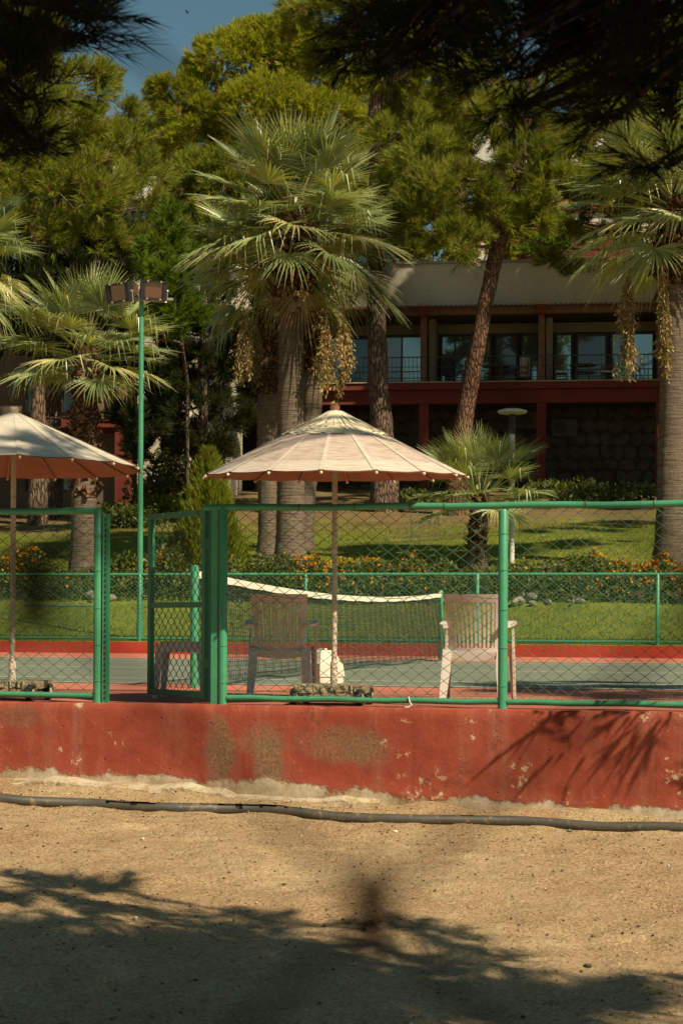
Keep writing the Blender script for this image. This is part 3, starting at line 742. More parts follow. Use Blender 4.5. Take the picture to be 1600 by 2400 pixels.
def palm(label, base, top, r0, r1, size, nfr, seed, boots=(0.6, 1.0), boot_r=1.5, fruits=(), dry=0, emin=-50, name='fan_palm', crown_h=0.35, boot_out=0.16):
    pr = random.Random(seed); rng = np.random.default_rng(seed)
    base = np.array(base, float); top = np.array(top, float)
    t = thing(name, tuple(base), label, 'palm tree')
    H = top[2] - base[2]
    pts = []; rr = []
    n = int(H / 0.10)
    for i in range(n + 1):
        s = i / n; p = base * (1 - s) + top * s
        p = p + np.array([math.sin(s * 3 + seed) * 0.05, math.cos(s * 2.5 + seed) * 0.05, 0]) * H / 6 * s
        flare = 0.35 * math.exp(-s * H / 0.35)
        pts.append(p); rr.append((r0 * (1 - s) + r1 * s) * (1 + flare) * (1 + (0.022 if i % 2 else -0.022) + 0.03 * (pr.random() - 0.5)))
    pts[0][2] -= 0.2
    MB().tube(pts, rr, 20, noise=0.03, rng=pr).build('trunk', M['palm_trunk'], t, smooth=True)
    topc = pts[-1]
    # leaf bases (boots) left on the upper trunk
    mb = MB()
    z0, z1 = boots
    k = 0
    hb = H * (z1 - z0)
    nb = int(hb / 0.065 * 4)
    for i in range(nb):
        s = z0 + (z1 - z0) * (i + pr.random()) / nb
        p = base * (1 - s) + top * s + np.array([math.sin(s * 3 + seed) * 0.05, math.cos(s * 2.5 + seed) * 0.05, 0]) * H / 6 * s
        a = i * 2.399 + pr.random() * 0.4
        r = (r0 * (1 - s) + r1 * s)
        grow = boot_r * (0.75 + 0.25 * math.sin(math.pi * min(1, (s - z0) / max(1e-3, z1 - z0) * 0.9 + 0.1)))
        rd = np.array([math.cos(a), math.sin(a), 0]); td = np.array([-math.sin(a), math.cos(a), 0])
        ln = boot_out * (0.8 + 0.9 * pr.random()) * 1.7; w = 0.055 + 0.03 * pr.random()
        b0 = p + rd * r * grow * 0.86
        tip = b0 + rd * ln * (0.55 + 0.3 * pr.random()) + np.array([0, 0, ln * (0.5 + 0.5 * pr.random()) * (1 if pr.random() < 0.75 else -1.1)])
        v = [b0 - td * w * 1.3, b0 + td * w * 1.3, tip + td * w * 0.55, tip - td * w * 0.55, b0 - td * w + np.array([0, 0, -0.07]) - rd * 0.03, b0 + td * w + np.array([0, 0, -0.07]) - rd * 0.03]
        mb.add(v, [(0, 1, 2, 3), (4, 3, 2, 5), (0, 3, 4), (1, 5, 2)])
    # fibrous core under the boots
    core = []; cr = []
    for i in range(9):
        s = z0 + (z1 - z0) * i / 8; core.append(base * (1 - s) + top * s + np.array([math.sin(s * 3 + seed) * 0.05, math.cos(s * 2.5 + seed) * 0.05, 0]) * H / 6 * s); cr.append((r0 * (1 - s) + r1 * s) * boot_r * (0.72 if i else 0.95) * (0.85 if i < 8 else 0.55))
    mb.tube(core, cr, 14, noise=0.25, rng=pr)
    mb.build('leaf_bases', M['boots'], t, kind='stuff')
    lo = Vector(topc - base)
    # fronds
    for i in range(nfr):
        s = (i + 0.5) / nfr
        e = 86 - (86 - emin) * s ** 0.85 + (pr.random() - 0.5) * 14
        ci = int(np.argmin([abs(e - q) for q in ELEVS]))
        o = new_obj('frond', FM[ci][pr.randrange(3)], t)
        az = i * 2.39996 + (pr.random() - 0.5) * 0.5
        hh = crown_h * size * (0.5 - s) * 0.9
        o.location = lo + Vector((0.10 * math.cos(az), 0.10 * math.sin(az), hh))
        sc = size * 0.5 * (0.85 + 0.25 * pr.random()) * (0.82 if e > 60 else 1.0)
        o.scale = (sc, sc, sc)
        o.rotation_euler = ((pr.random() - 0.5) * 0.5, (pr.random() - 0.5) * 0.16, az)
    for i in range(dry):
        o = new_obj('dry_frond', FDRY[i % 3], t); az = pr.random() * 6.28
        o.location = lo + Vector((0.2 * math.cos(az), 0.2 * math.sin(az), -0.3 * size * 0.5)); sc = size * 0.42 * (0.8 + 0.3 * pr.random()); o.scale = (sc,) * 3; o.rotation_euler = (0, 0, az)
    for (end, L0, wdt) in fruits:
        fruit_bunch(t, topc + np.array([0, 0, -0.05]), np.array(end), L0, wdt, rng)
    return t
def fruit_bunch(parent, start, hang, length, wdt, rng):
    """arching stalk that ends in a drooping bunch of small berries"""
    o = off(parent)
    mid = (start + hang) / 2 + np.array([0, 0, 0.35]) + (hang - start) * np.array([0.25, 0.25, 0])
    mb = MB(); pts = []
    for i in range(9):
        s = i / 8; pts.append(start * (1 - s) ** 2 + mid * 2 * s * (1 - s) + hang * s * s)
    pts.append(hang + np.array([0, 0, -length * 0.9]))
    mb.tube(pts, [0.028 - 0.002 * i for i in range(10)], 5)
    tails = []
    P = []
    for k in range(30):
        z0 = -length * 0.55 * rng.random(); a = rng.random() * 6.28; rr = wdt * (0.2 + 0.8 * rng.random())
        q0 = hang + np.array([0, 0, z0]); q1 = q0 + np.array([math.cos(a) * rr, math.sin(a) * rr, -length * (0.25 + 0.35 * rng.random())])
        mb.tube([q0, (q0 + q1) / 2 + np.array([math.cos(a), math.sin(a), 0.3]) * 0.06, q1], [0.008, 0.007, 0.004], 4)
        u = rng.random((60, 1)); P.append(q0 + (q1 - q0) * u + rng.normal(size=(60, 3)) * wdt * 0.13 * np.array([1, 1, 1.4]))
    st = obj_from('fruit_stalk', mb.mesh('fruit_stalk', M['fruit'], o), M['fruit'], parent)
    v, t, c = leaf_cloud(np.concatenate(P), rng, 0.095, 0.30, -1.1)
    me = np_mesh('berries', v - o, tris=t, tint=c)
    b = obj_from('berries', me, M['fruit'], st, 'stuff')

def wire_mesh(mb_verts, O, u, W, H, dw, dh, r, nrm, slack=0.0, seed=0, x_phase=0.0, z_phase=0.0):
    """chain-link: interlocked zigzag wires as thin three-sided tubes; returns verts,tris"""
    rng = np.random.default_rng(seed)
    O = np.array(O, float); u = norm(np.array(u, float)); nrm = np.array(nrm, float); z = np.array([0, 0, 1.0])
    V = []; T = []; nv = 0
    nW = int(W / (dw / 2)) ; nK = int(H / (dh / 2))
    k = np.arange(nK + 1)
    for i in range(nW):
        x = i * dw / 2 + np.where((k + i) % 2 == 1, dw / 2, 0.0) + x_phase
        zz = k * dh / 2 + z_phase
        okk = (x >= -1e-4) & (x <= W + 1e-4)
        xx = np.clip(x, 0, W)
        sl = slack * (np.sin(xx * 2.3 + seed) * np.sin(zz * 2.7 + seed * 2)) 
        yy = np.where((k + i) % 2 == 1, r, -r) + sl
        p = O + u * xx[:, None] + z * (zz + slack * 0.6 * np.sin(xx * 1.7 + zz * 2))[:, None] + nrm * yy[:, None]
        ring = []
        for q in range(3):
            w = 2 * math.pi * q / 3
            ring.append(p + (u * math.cos(w) * 1.35 + nrm * math.sin(w)) * r)
        ring = np.stack(ring, 1).reshape(-1, 3)
        V.append(ring)
        j = np.arange(nK)
        for q in range(3):
            q2 = (q + 1) % 3
            a = nv + j * 3 + q; b = nv + j * 3 + q2; c = a + 3; d = b + 3
            T.append(np.stack([a, b, d], -1)); T.append(np.stack([a, d, c], -1))
        nv += len(ring)
    return np.concatenate(V), np.concatenate(T)

def slab(mb, p0, p1, wd0, w0, t0, w1=None, t1=None, wd1=None):
    """bar from p0 to p1 with a rectangular section (width along wd, thickness across)"""
    p0 = np.array(p0, float); p1 = np.array(p1, float); w1 = w0 if w1 is None else w1; t1 = t0 if t1 is None else t1
    ax = norm(p1 - p0); wd0 = np.array(wd0, float); wd0 = norm(wd0 - ax * np.dot(wd0, ax)); nd = np.cross(ax, wd0)
    v = []
    for p, w, t in ((p0, w0, t0), (p1, w1, t1)):
        v += [p - wd0 * w / 2 - nd * t / 2, p + wd0 * w / 2 - nd * t / 2, p + wd0 * w / 2 + nd * t / 2, p - wd0 * w / 2 + nd * t / 2]
    return mb.add(v, [(0, 1, 2, 3), (7, 6, 5, 4), (0, 4, 5, 1), (1, 5, 6, 2), (2, 6, 7, 3), (3, 7, 4, 0)])

# ================================================================== COURT FENCE AND GATE (near side)
FY = 12.745
fx = lambda px, py=1400: float(at_y(px, py, FY)[0])
ZT, ZB = 1.393, 0.052
def ties(mb, x, y, zs, r):
    for z in zs:
        mb.lathe((x, y, z), [(r, -0.004), (r + 0.004, -0.002), (r + 0.004, 0.002), (r, 0.004)], 10)
def round_post(name, parent, x, ztop, r, mat='green_paint', y=FY, zb=0.0, cap=True):
    mb = MB(); mb.lathe((x, y, 0), [(r * 1.12, zb), (r * 1.02, zb + 0.02), (r, zb + 0.06), (r, ztop - 0.01), (r * 0.8, ztop)], 16)
    ties(mb, x, y, [0.16, 0.42, 0.68, 0.95, 1.2], r)
    return mb.build(name, M[mat], parent, smooth=True)
DW, DH = 0.113, 0.085
# right-hand stretch
fr = thing('court_fence', (fx(523), FY, 0), 'green chain-link court fence on the red wall, running right from the gate', 'fence')
x0 = fx(523); x1 = fx(1178); x2 = x1 + (x1 - x0) * 1.03; x3 = x2 + 2.0; XE = x2 + 4.0
round_post('post', fr, x0, 1.40, 0.031)
for x in (x1, x2, x3, XE): round_post('post', fr, x, 1.365, 0.033)
mb = MB(); mb.tube([(fx(478), FY, ZT + 0.002)] + [(x0 + (XE - x0) * i / 30, FY, ZT + 0.004 * math.sin(i * 1.7)) for i in range(1, 31)], 0.0235, 12)
rail = mb.build('top_rail', M['green_paint'], fr, smooth=True)
mb = MB()
for px in (700, 830, 960, 1040, 1370, 1530): mb.tube([(fx(px) - 0.006, FY, ZT), (fx(px) + 0.006, FY, ZT)], 0.026, 10)
mb.build('rail_tie', M['wire'], rail)
for a, b in ((x0, x1), (x1, x2), (x2, x3), (x3, XE)):
    n = 10; MB().tube([(a + 0.03 + (b - a - 0.06) * i / n, FY, ZB + 0.004 * math.sin(i * 2.0)) for i in range(n + 1)], 0.0215, 12).build('bottom_rail', M['green_paint'], fr, smooth=True)
    v, t = wire_mesh(None, (a + 0.034, FY - 0.008, ZB + 0.01), (1, 0, 0), b - a - 0.068, ZT - ZB - 0.02, DW, DH, 0.0030, (0, 1, 0), 0.006, int(abs(a) * 10), 0.02)
    obj_from('wire_mesh', np_mesh('wire_mesh', v - off(fr), tris=t), M['wire'], fr, 'stuff')
mb = MB()
for i in range(1):
    mb.tube([(x0, FY - 0.012, 0.78)] + [(x0 + (x2 - x0) * k / 40, FY - 0.012, 0.775 + 0.02 * math.sin(k * 0.9)) for k in range(1, 41)], 0.0022, 4)
mb.build('tension_wire', M['wire'], fr)
mb = MB(); zx = fx(962, 1645); mb.tube([(zx - 0.01, FY - 0.026, 0.08), (zx - 0.004, FY - 0.03, 0.05), (zx + 0.012, FY - 0.028, 0.02), (zx + 0.01, FY - 0.012, 0.016)], 0.005, 6); mb.tube([(zx + 0.01, FY - 0.02, 0.02), (zx - 0.01, FY - 0.05, 0.008), (zx - 0.03, FY - 0.06, 0.010)], 0.003, 5)
mb.build('cable_tie', M['zip'], fr)
# left-hand stretch
lx1 = fx(230); lx0 = lx1 - 2.6
fl = thing('court_fence', (lx1, FY, 0), 'green chain-link court fence on the red wall, left of the open gate', 'fence')
round_post('post', fl, lx1, 1.385, 0.031); round_post('post', fl, lx0, 1.385, 0.031); round_post('post', fl, lx0 - 2.6, 1.385, 0.031)
MB().tube([(lx0 - 2.6, FY, 1.380), (lx0, FY, 1.383), (lx1 + 0.012, FY, 1.380)], 0.0245, 12).build('top_rail', M['green_paint'], fl, smooth=True)
for a, b in ((lx0 - 2.6, lx0), (lx0, lx1)):
    MB().tube([(a + 0.03, FY, ZB), ((a + b) / 2, FY, ZB + 0.006), (b - 0.03, FY, ZB)], 0.0215, 12).build('bottom_rail', M['green_paint'], fl, smooth=True)
    v, t = wire_mesh(None, (a + 0.034, FY - 0.008, ZB + 0.01), (1, 0, 0), b - a - 0.068, 1.30, DW, DH, 0.0030, (0, 1, 0), 0.006, 5, 0.03)
    obj_from('wire_mesh', np_mesh('wire_mesh', v - off(fl), tris=t), M['wire'], fl, 'stuff')
# square gate posts
gs = thing('gate_stop_post', (fx(249), FY, 0), 'slim square green post with a notched strip beside the left fence end', 'post')
MB().box2((fx(243), FY - 0.022, 0), (fx(249) , FY + 0.022, 1.36)).build('post_body', M['green_paint'], gs)
mb = MB(); mb.box2((fx(249.4), FY - 0.02, 0), (fx(256), FY + 0.02, 1.35))
mb.build('strike_plate', M['green_dark'], gs)
mb = MB()
for i in range(33): mb.box((fx(249.2), FY - 0.0235, 0.04 + i * 0.04), (0.008, 0.005, 0.022))
mb.build('notch_strip', M['black'], gs)
gh = thing('gate_hinge_post', (fx(499), FY, 0), 'square green hinge post between the open gate and the right fence', 'post')
MB().box2((fx(497), FY - 0.022, 0), (fx(511), FY + 0.022, 1.385)).build('post_body', M['green_paint'], gh)
MB().box2((fx(489), FY + 0.00, 0.02), (fx(496.6), FY + 0.04, 1.37)).build('hinge_strip', M['green_dark'], gh)
# gate leaf swung inwards
gB = at_d(483, 1640, 13.40); gA = at_d(350, 1628, 14.05); gB[2] = 0.045; gA[2] = 0.045
gate = thing('fence_gate', tuple(gB), 'dark green chain-link gate leaf standing open into the court', 'gate')
gu = norm(gA - gB); gw = float(np.linalg.norm(gA - gB)); gn = np.array([-gu[1], gu[0], 0]); GH = 1.345
def gp(s, z): return gB + gu * s + np.array([0, 0, z])
for s in (0.02, gw - 0.02):
    mb = MB(); slab(mb, gp(s, 0), gp(s, GH), gu, 0.042, 0.035); mb.build('gate_stile', M['green_dark'], gate)
for z, hh in ((0.02, 0.045), (0.665, 0.04), (GH - 0.02, 0.04)):
    mb = MB(); slab(mb, gp(0.042, z), gp(gw - 0.042, z), (0, 0, 1), hh, 0.032); mb.build('gate_rail', M['green_dark'], gate)
v, t = wire_mesh(None, gp(0.03, 0.03), gu, gw - 0.06, GH - 0.06, 0.085, 0.085, 0.0032, gn, 0.006, 3)
obj_from('wire_mesh', np_mesh('wire_mesh', v - off(gate), tris=t), M['wire'], gate, 'stuff')
mb = MB()
for s, z in ((0.1, GH), (0.34, GH), (0.58, GH)):
    p = gp(s, z); mb.tube([p + gn * 0.02, p + gn * 0.024 + np.array([0.01, 0, -0.05]), p - gn * 0.022 + np.array([0, 0, -0.02]), p - gn * 0.02 + np.array([0, 0, 0.006])], 0.003, 5)
mb.build('wire_tie', M['wire_far'], gate)
for z in (0.25, 1.1): MB().box(gp(0.0, z) + np.array([0.02, -0.03, 0]), (0.05, 0.05, 0.08)).build('hinge', M['green_dark'], gate)

# ================================================================== UMBRELLAS
def umbrella(label, base, Rr, zr, za, tilt, top_weave, mats, rot=0.0, drop=0.0):
    t = thing('sun_umbrella', tuple(base), label, 'umbrella')
    NR = 16
    rng = random.Random(int(abs(base[0]) * 100))
    tm = Matrix.Rotation(tilt[0], 3, 'X') @ Matrix.Rotation(tilt[1], 3, 'Y')
    piv = Vector((0, 0, zr))
    def tf(p): return tm @ (Vector(p) - piv) + piv
    def prof(s):      # s 0 apex ring .. 1 rim
        r = 0.03 + (Rr - 0.03) * s
        z = za - 0.03 - (za - 0.03 - zr) * (s ** 1.0) 
        return r, z
    cut = 0.02
    for k in range(NR):
        a0 = rot + 2 * math.pi * k / NR; a1 = rot + 2 * math.pi * (k + 1) / NR
        nr_, nc = 12, 6
        V = []; F = []; MI = []
        ss = [cut + (1 - cut) * i / nr_ for i in range(nr_ + 1)]
        for s in ss:
            r, z = prof(s)
            for j in range(nc + 1):
                u = j / nc; a = a0 + (a1 - a0) * u
                q = math.sin(u * math.pi)
                rr = r * (1 - 0.006 * q * s) ; zz = z - 0.007 * q * s * (1 + 0.4 * rng.random()) + 0.002 * rng.random()
                if s >= 0.999: zz -= drop
                V.append(tf((rr * math.cos(a), rr * math.sin(a), zz)))
        for i in range(nr_):
            for j in range(nc):
                F.append((i * (nc + 1) + j, i * (nc + 1) + j + 1, (i + 1) * (nc + 1) + j + 1, (i + 1) * (nc + 1) + j)); MI.append(1 if ss[i] >= 0.80 else 0)
        nV = len(V); V = V + [Vector((p.x * 0.998, p.y * 0.998, p.z - 0.006)) for p in V]; F2 = [tuple(i + nV for i in reversed(f)) for f in F]; MI = MI + [2] * len(F2); F = F + F2
        me = np_mesh('canopy_panel', V, faces=F, smooth=True)
        me.materials.append(mats[0]); me.materials.append(mats[1]); me.materials.append(M['underside']); me.polygons.foreach_set('material_index', MI)
        new_obj('canopy_panel', me, t)
        V = []; F = []
        for i, s in enumerate(ss):
            r, z = prof(s); hw = 0.004 + 0.016 * s
            for q in (-1, 1):
                V.append(tf((r * math.cos(a0) - q * hw * math.sin(a0), r * math.sin(a0) + q * hw * math.cos(a0), z + 0.004)))
            if i: F.append((2 * i - 2, 2 * i - 1, 2 * i + 1, 2 * i))
        me = np_mesh('seam_strip', V, faces=F, smooth=True); me.materials.append(mats[1]); new_obj('seam_strip', me, t)
        # rib and its ball tip
        mb = MB(); pts = [tf((prof(s)[0] * math.cos(a0), prof(s)[0] * math.sin(a0), prof(s)[1] - 0.016)) for s in (0.02, 0.3, 0.6, 0.85, 1.0)]
        pts.append(tf(((Rr + 0.012) * math.cos(a0), (Rr + 0.012) * math.sin(a0), zr - 0.018)))
        rib = new_obj('rib', mb.tube(pts, 0.0075, 6).mesh('rib', M['rib'], smooth=True), t)
        c = pts[-1]; mb = MB(); mb.lathe((c[0], c[1], c[2]), [(0.002, -0.011), (0.008, -0.007), (0.0105, 0), (0.008, 0.007), (0.002, 0.011)], 8)
        new_obj('tip_ball', mb.mesh('tip_ball', M['raffia'], smooth=True), rib)
    if top_weave:
        mb = MB()
        for k in range(120):
            a = rng.random() * 6.283; b = a + (rng.random() - 0.5) * 0.55
            s0, s1 = 0.015 + 0.04 * rng.random(), 0.28 + 0.12 * rng.random()
            P = []
            for q in range(5):
                s = s0 + (s1 - s0) * q / 4; r, z = prof(s); aa = a + (b - a) * q / 4
                P.append(tf((r * math.cos(aa), r * math.sin(aa), z + 0.006 + 0.010 * rng.random())))
            w = 0.010 + 0.008 * rng.random()
            for q in range(4):
                sd2 = Vector((-math.sin(a), math.cos(a), 0)) * w / 2
                mb.add([P[q] - sd2, P[q] + sd2, P[q + 1] + sd2, P[q + 1] - sd2], [(0, 1, 2, 3)])
        for k in range(420):
            s = 0.14 + 0.255 * math.sqrt(rng.random()); a = rng.random() * 6.283; da = 0.12 + 0.25 * rng.random(); r, z = prof(s)
            P = []
            for q in range(4):
                aa = a + da * q / 3; ss2 = s + 0.012 * (rng.random() - 0.5); r, z = prof(ss2); P.append((r, aa, z + 0.010 * rng.random()))
            w = 0.007 + 0.005 * rng.random()
            for q in range(3):
                (r0, b0, z0), (r1, b1, z1) = P[q], P[q + 1]
                mb.add([tf(((r0 - w) * math.cos(b0), (r0 - w) * math.sin(b0), z0 + w * 0.5)), tf(((r0 + w) * math.cos(b0), (r0 + w) * math.sin(b0), z0 - w * 0.5)), tf(((r1 + w) * math.cos(b1), (r1 + w) * math.sin(b1), z1 - w * 0.5)), tf(((r1 - w) * math.cos(b1), (r1 - w) * math.sin(b1), z1 + w * 0.5))], [(0, 1, 2, 3)])
        new_obj('straw_top', mb.mesh('straw_top', M['raffia']), t)['kind'] = 'stuff'
    mb = MB(); ap = tf((0, 0, za)); mb.lathe((ap[0], ap[1], ap[2]), [(0.040, -0.05), (0.034, -0.02), (0.036, 0.004), (0.030, 0.012)], 12)
    new_obj('cap', mb.mesh('cap', M['rib'] if top_weave else M['concrete'], smooth=True), t)
    new_obj('pole', MB().tube([(0, 0, 0.12), (0, 0, 0.9), (ap[0], ap[1], za - 0.02)], 0.0195, 12).mesh('pole', M['pole_paint'], smooth=True), t)
    new_obj('pole_sleeve', MB().lathe((0, 0, 0), [(0.027, 0.12), (0.027, 0.30), (0.022, 0.31)], 12).mesh('pole_sleeve', M['pole_paint'], smooth=True), t)
    # wheeled base
    rz = 0.10
    mb = MB(); mb.box((0, 0, 0.118), (0.50, 0.44, 0.055), rz=rz)
    for i in range(14): mb.box((-0.22 + 0.033 * i, -0.222 + 0.02 * rng.random(), 0.118 + 0.01 * rng.random()), (0.03 + 0.02 * rng.random(), 0.03, 0.035 + 0.015 * rng.random()), rz=rng.random())
    new_obj('concrete_base', mb.mesh('concrete_base', M['concrete']), t)
    for sy in (-0.2, 0.2): new_obj('cart_rail', MB().box((0, sy, 0.075), (0.50, 0.05, 0.03)).mesh('cart_rail', M['rib']), t)
    for sx in (-1, 1):
        for sy in (-1, 1):
            c = (sx * 0.235, sy * 0.17 - 0.05, 0.062)
            mb = MB(); n = 16
            for q, (r0, dx) in enumerate([]): pass
            ring = [(0.030, -0.022), (0.056, -0.022), (0.062, -0.012), (0.062, 0.012), (0.056, 0.022), (0.030, 0.022)]
            v = [(c[0] + dx, c[1] + r * math.cos(2 * math.pi * i / n), c[2] + r * math.sin(2 * math.pi * i / n)) for (r, dx) in ring for i in range(n)]
            f = [(i2 * n + i, i2 * n + (i + 1) % n, ((i2 + 1) % 6) * n + (i + 1) % n, ((i2 + 1) % 6) * n + i) for i2 in range(6) for i in range(n)]
            mb.add(v, f); w = new_obj('wheel', mb.mesh('wheel', M['tyre'], smooth=True), t)
            mb = MB(); mb.tube([(c[0] - 0.024, c[1], c[2]), (c[0] + 0.024, c[1], c[2])], 0.029, 12); new_obj('hub', mb.mesh('hub', M['wheel'], smooth=True), w)
    return t
uc = at_d(783, 1500, 13.42); uc[2] = 0.0
umbrella('open beige umbrella with frayed straw top in the centre behind the fence', uc, 0.935, 1.640, 2.125, (R(2.2), R(0.2)), True, (M['canopy'], M['hem']), rot=0.13)
ul = at_d(30, 1500, 13.95); ul[2] = 0.0
umbrella('pale cream umbrella half in shadow at the left edge behind the fence', ul, 0.945, 1.735, 2.165, (R(-0.6), R(0.3)), False, (M['canopy_white'], M['canopy_white']), rot=0.05)

# ================================================================== PLASTIC CHAIRS, STOOL, STEP BOX
def plastic_chair(label, loc, rz):
    t = thing('plastic_chair', loc, label, 'chair', 'white plastic chairs', rz)
    P = M['plastic']
    def put(name, mb, par=t, smooth=False): return new_obj(name, mb.mesh(name, P, smooth=smooth), par)
    yb, zb, yt, zt = -0.175, 0.365, -0.315, 0.80      # foot and head of the back
    def bk(u, s, d=0.0):   # point of the curved back: u -1..1 across, s 0..1 up
        w = 0.185 + 0.030 * s
        y = yb + (yt - yb) * s + 0.035 * (u * u) + 0.02 * math.sin(s * math.pi) + d
        return (u * w, y, zb + (zt - zb) * s)
    br = thing_part = None
    mb = MB()
    for (u0, u1, s0, s1) in ((-1, -0.80, 0, 1), (0.80, 1, 0, 1)):
        n = 8
        for i in range(n):
            a, b = i / n, (i + 1) / n
            v = [bk(u0, a), bk(u1, a), bk(u1, b), bk(u0, b), bk(u0, a, 0.022), bk(u1, a, 0.022), bk(u1, b, 0.022), bk(u0, b, 0.022)]
            mb.add(v, [(0, 1, 2, 3), (7, 6, 5, 4), (0, 4, 5, 1), (1, 5, 6, 2), (2, 6, 7, 3), (3, 7, 4, 0)])
    for (s0, s1) in ((0.0, 0.09), (0.86, 1.0)):
        n = 10
        for i in range(n):
            a, b = -0.80 + 1.6 * i / n, -0.80 + 1.6 * (i + 1) / n
            v = [bk(a, s0), bk(b, s0), bk(b, s1), bk(a, s1), bk(a, s0, 0.022), bk(b, s0, 0.022), bk(b, s1, 0.022), bk(a, s1, 0.022)]
            mb.add(v, [(0, 1, 2, 3), (7, 6, 5, 4), (0, 4, 5, 1), (1, 5, 6, 2), (2, 6, 7, 3), (3, 7, 4, 0)])
    back = put('backrest', mb)
    nsl = 10
    for k in range(nsl):
        u = -0.80 + 1.6 * (k + 0.5) / nsl; h = 1.6 / nsl * 0.26; mb = MB(); n = 5
        for i in range(n):
            a, b = 0.09 + 0.77 * i / n, 0.09 + 0.77 * (i + 1) / n
            v = [bk(u - h, a, 0.002), bk(u + h, a, 0.002), bk(u + h, b, 0.002), bk(u - h, b, 0.002), bk(u - h, a, 0.026), bk(u + h, a, 0.026), bk(u + h, b, 0.026), bk(u - h, b, 0.026)]
            mb.add(v, [(0, 1, 2, 3), (7, 6, 5, 4), (0, 4, 5, 1), (1, 5, 6, 2), (2, 6, 7, 3), (3, 7, 4, 0)])
        new_obj('slat', mb.mesh('slat', P), back)
    mb = MB(); n = 8
    for i in range(n):
        a, b = -0.16 + 0.42 * i / n, -0.16 + 0.42 * (i + 1) / n
        za_, zb_ = 0.362 + 0.03 * ((a - 0.05) / 0.25) ** 2, 0.362 + 0.03 * ((b - 0.05) / 0.25) ** 2
        mb.add([(-0.205, a, za_), (0.205, a, za_), (0.205, b, zb_), (-0.205, b, zb_), (-0.205, a, za_ - 0.02), (0.205, a, za_ - 0.02), (0.205, b, zb_ - 0.02), (-0.205, b, zb_ - 0.02)], [(0, 1, 2, 3), (7, 6, 5, 4), (0, 4, 5, 1), (1, 5, 6, 2), (2, 6, 7, 3), (3, 7, 4, 0)])
    put('seat', mb)
    mb = MB(); n = 8     # rear apron, bowed
    for i in range(n):
        a, b = -0.205 + 0.41 * i / n, -0.205 + 0.41 * (i + 1) / n
        da, db = 0.025 * (1 - (a / 0.205) ** 2), 0.025 * (1 - (b / 0.205) ** 2)
        mb.add([(a, -0.185, 0.372), (b, -0.185, 0.372), (b, -0.178, 0.335 - db), (a, -0.178, 0.335 - da), (a, -0.165, 0.372), (b, -0.165, 0.372), (b, -0.165, 0.335 - db), (a, -0.165, 0.335 - da)], [(0, 1, 2, 3), (7, 6, 5, 4), (0, 4, 5, 1), (1, 5, 6, 2), (2, 6, 7, 3), (3, 7, 4, 0)])
    put('apron', mb)
    for s in (-1, 1):
        mb = MB()      # rear leg: splayed, angle section
        slab(mb, (s * 0.192, -0.170, 0.385), (s * 0.200, -0.215, 0.25), (1, 0, 0), 0.050, 0.02, 0.062, 0.02)
        slab(mb, (s * 0.200, -0.215, 0.25), (s * 0.212, -0.300, 0.0), (1, 0, 0), 0.062, 0.02, 0.036, 0.018)
        slab(mb, (s * 0.226, -0.150, 0.385), (s * 0.236, -0.295, 0.0), (0, 1, 0), 0.055, 0.012, 0.030, 0.012)
        put('leg', mb)
        mb = MB()
        slab(mb, (s * 0.252, 0.195, 0.575), (s * 0.255, 0.205, 0.36), (0, 1, 0), 0.05, 0.016, 0.06, 0.016)
        slab(mb, (s * 0.255, 0.205, 0.36), (s * 0.262, 0.245, 0.0), (0, 1, 0), 0.06, 0.018, 0.035, 0.018)
        slab(mb, (s * 0.238, 0.225, 0.40), (s * 0.252, 0.262, 0.0), (1, 0, 0), 0.045, 0.012, 0.03, 0.012)
        put('leg', mb)
        mb = MB()
        slab(mb, (s * 0.205, -0.235, 0.560), (s * 0.245, -0.05, 0.572), (1, 0, 0), 0.035, 0.022, 0.060, 0.02)
        slab(mb, (s * 0.245, -0.05, 0.572), (s * 0.250, 0.16, 0.598), (1, 0, 0), 0.060, 0.02, 0.066, 0.02)
        slab(mb, (s * 0.250, 0.16, 0.598), (s * 0.250, 0.225, 0.572), (1, 0, 0), 0.066, 0.02, 0.060, 0.02)
        put('armrest', mb)
    return t
def ground_at(px, py): 
    p = at_z(px, py, 0.0); return p
c1 = ground_at(1102, 1648); plastic_chair('white slatted plastic armchair seen from behind, nearest the round green fence post', (c1[0], c1[1] + 0.29, 0.0), R(2))
c2 = ground_at(647, 1640); plastic_chair('white slatted plastic armchair in shade, between the gate and the umbrella pole', (c2[0] - 0.02, c2[1] + 0.22, 0.0), R(11))
# stool behind the gate
s0 = ground_at(420, 1636)
st = thing('plastic_stool', (s0[0], s0[1] + 0.10, 0), 'small square pale plastic stool half hidden behind the gate mesh', 'stool', None, R(8))
mb = MB(); mb.box((0, 0, 0.405), (0.36, 0.34, 0.03)); mb.box((0, 0, 0.425), (0.31, 0.29, 0.015)); mb.box((0, -0.165, 0.375), (0.34, 0.012, 0.04)); mb.box((0, 0.165, 0.375), (0.34, 0.012, 0.04))
PS = plain('pinkish_plastic', (0.74, 0.64, 0.56), 0.5, 0.06, 4, 0.05, 0.002, 0.4)
new_obj('seat', mb.mesh('seat', PS), st)
for sx in (-1, 1):
    for sy in (-1, 1):
        mb = MB(); slab(mb, (sx * 0.155, sy * 0.145, 0.39), (sx * 0.19, sy * 0.18, 0), (1, 0, 0), 0.060, 0.045, 0.035, 0.03); new_obj('leg', mb.mesh('leg', PS), st)
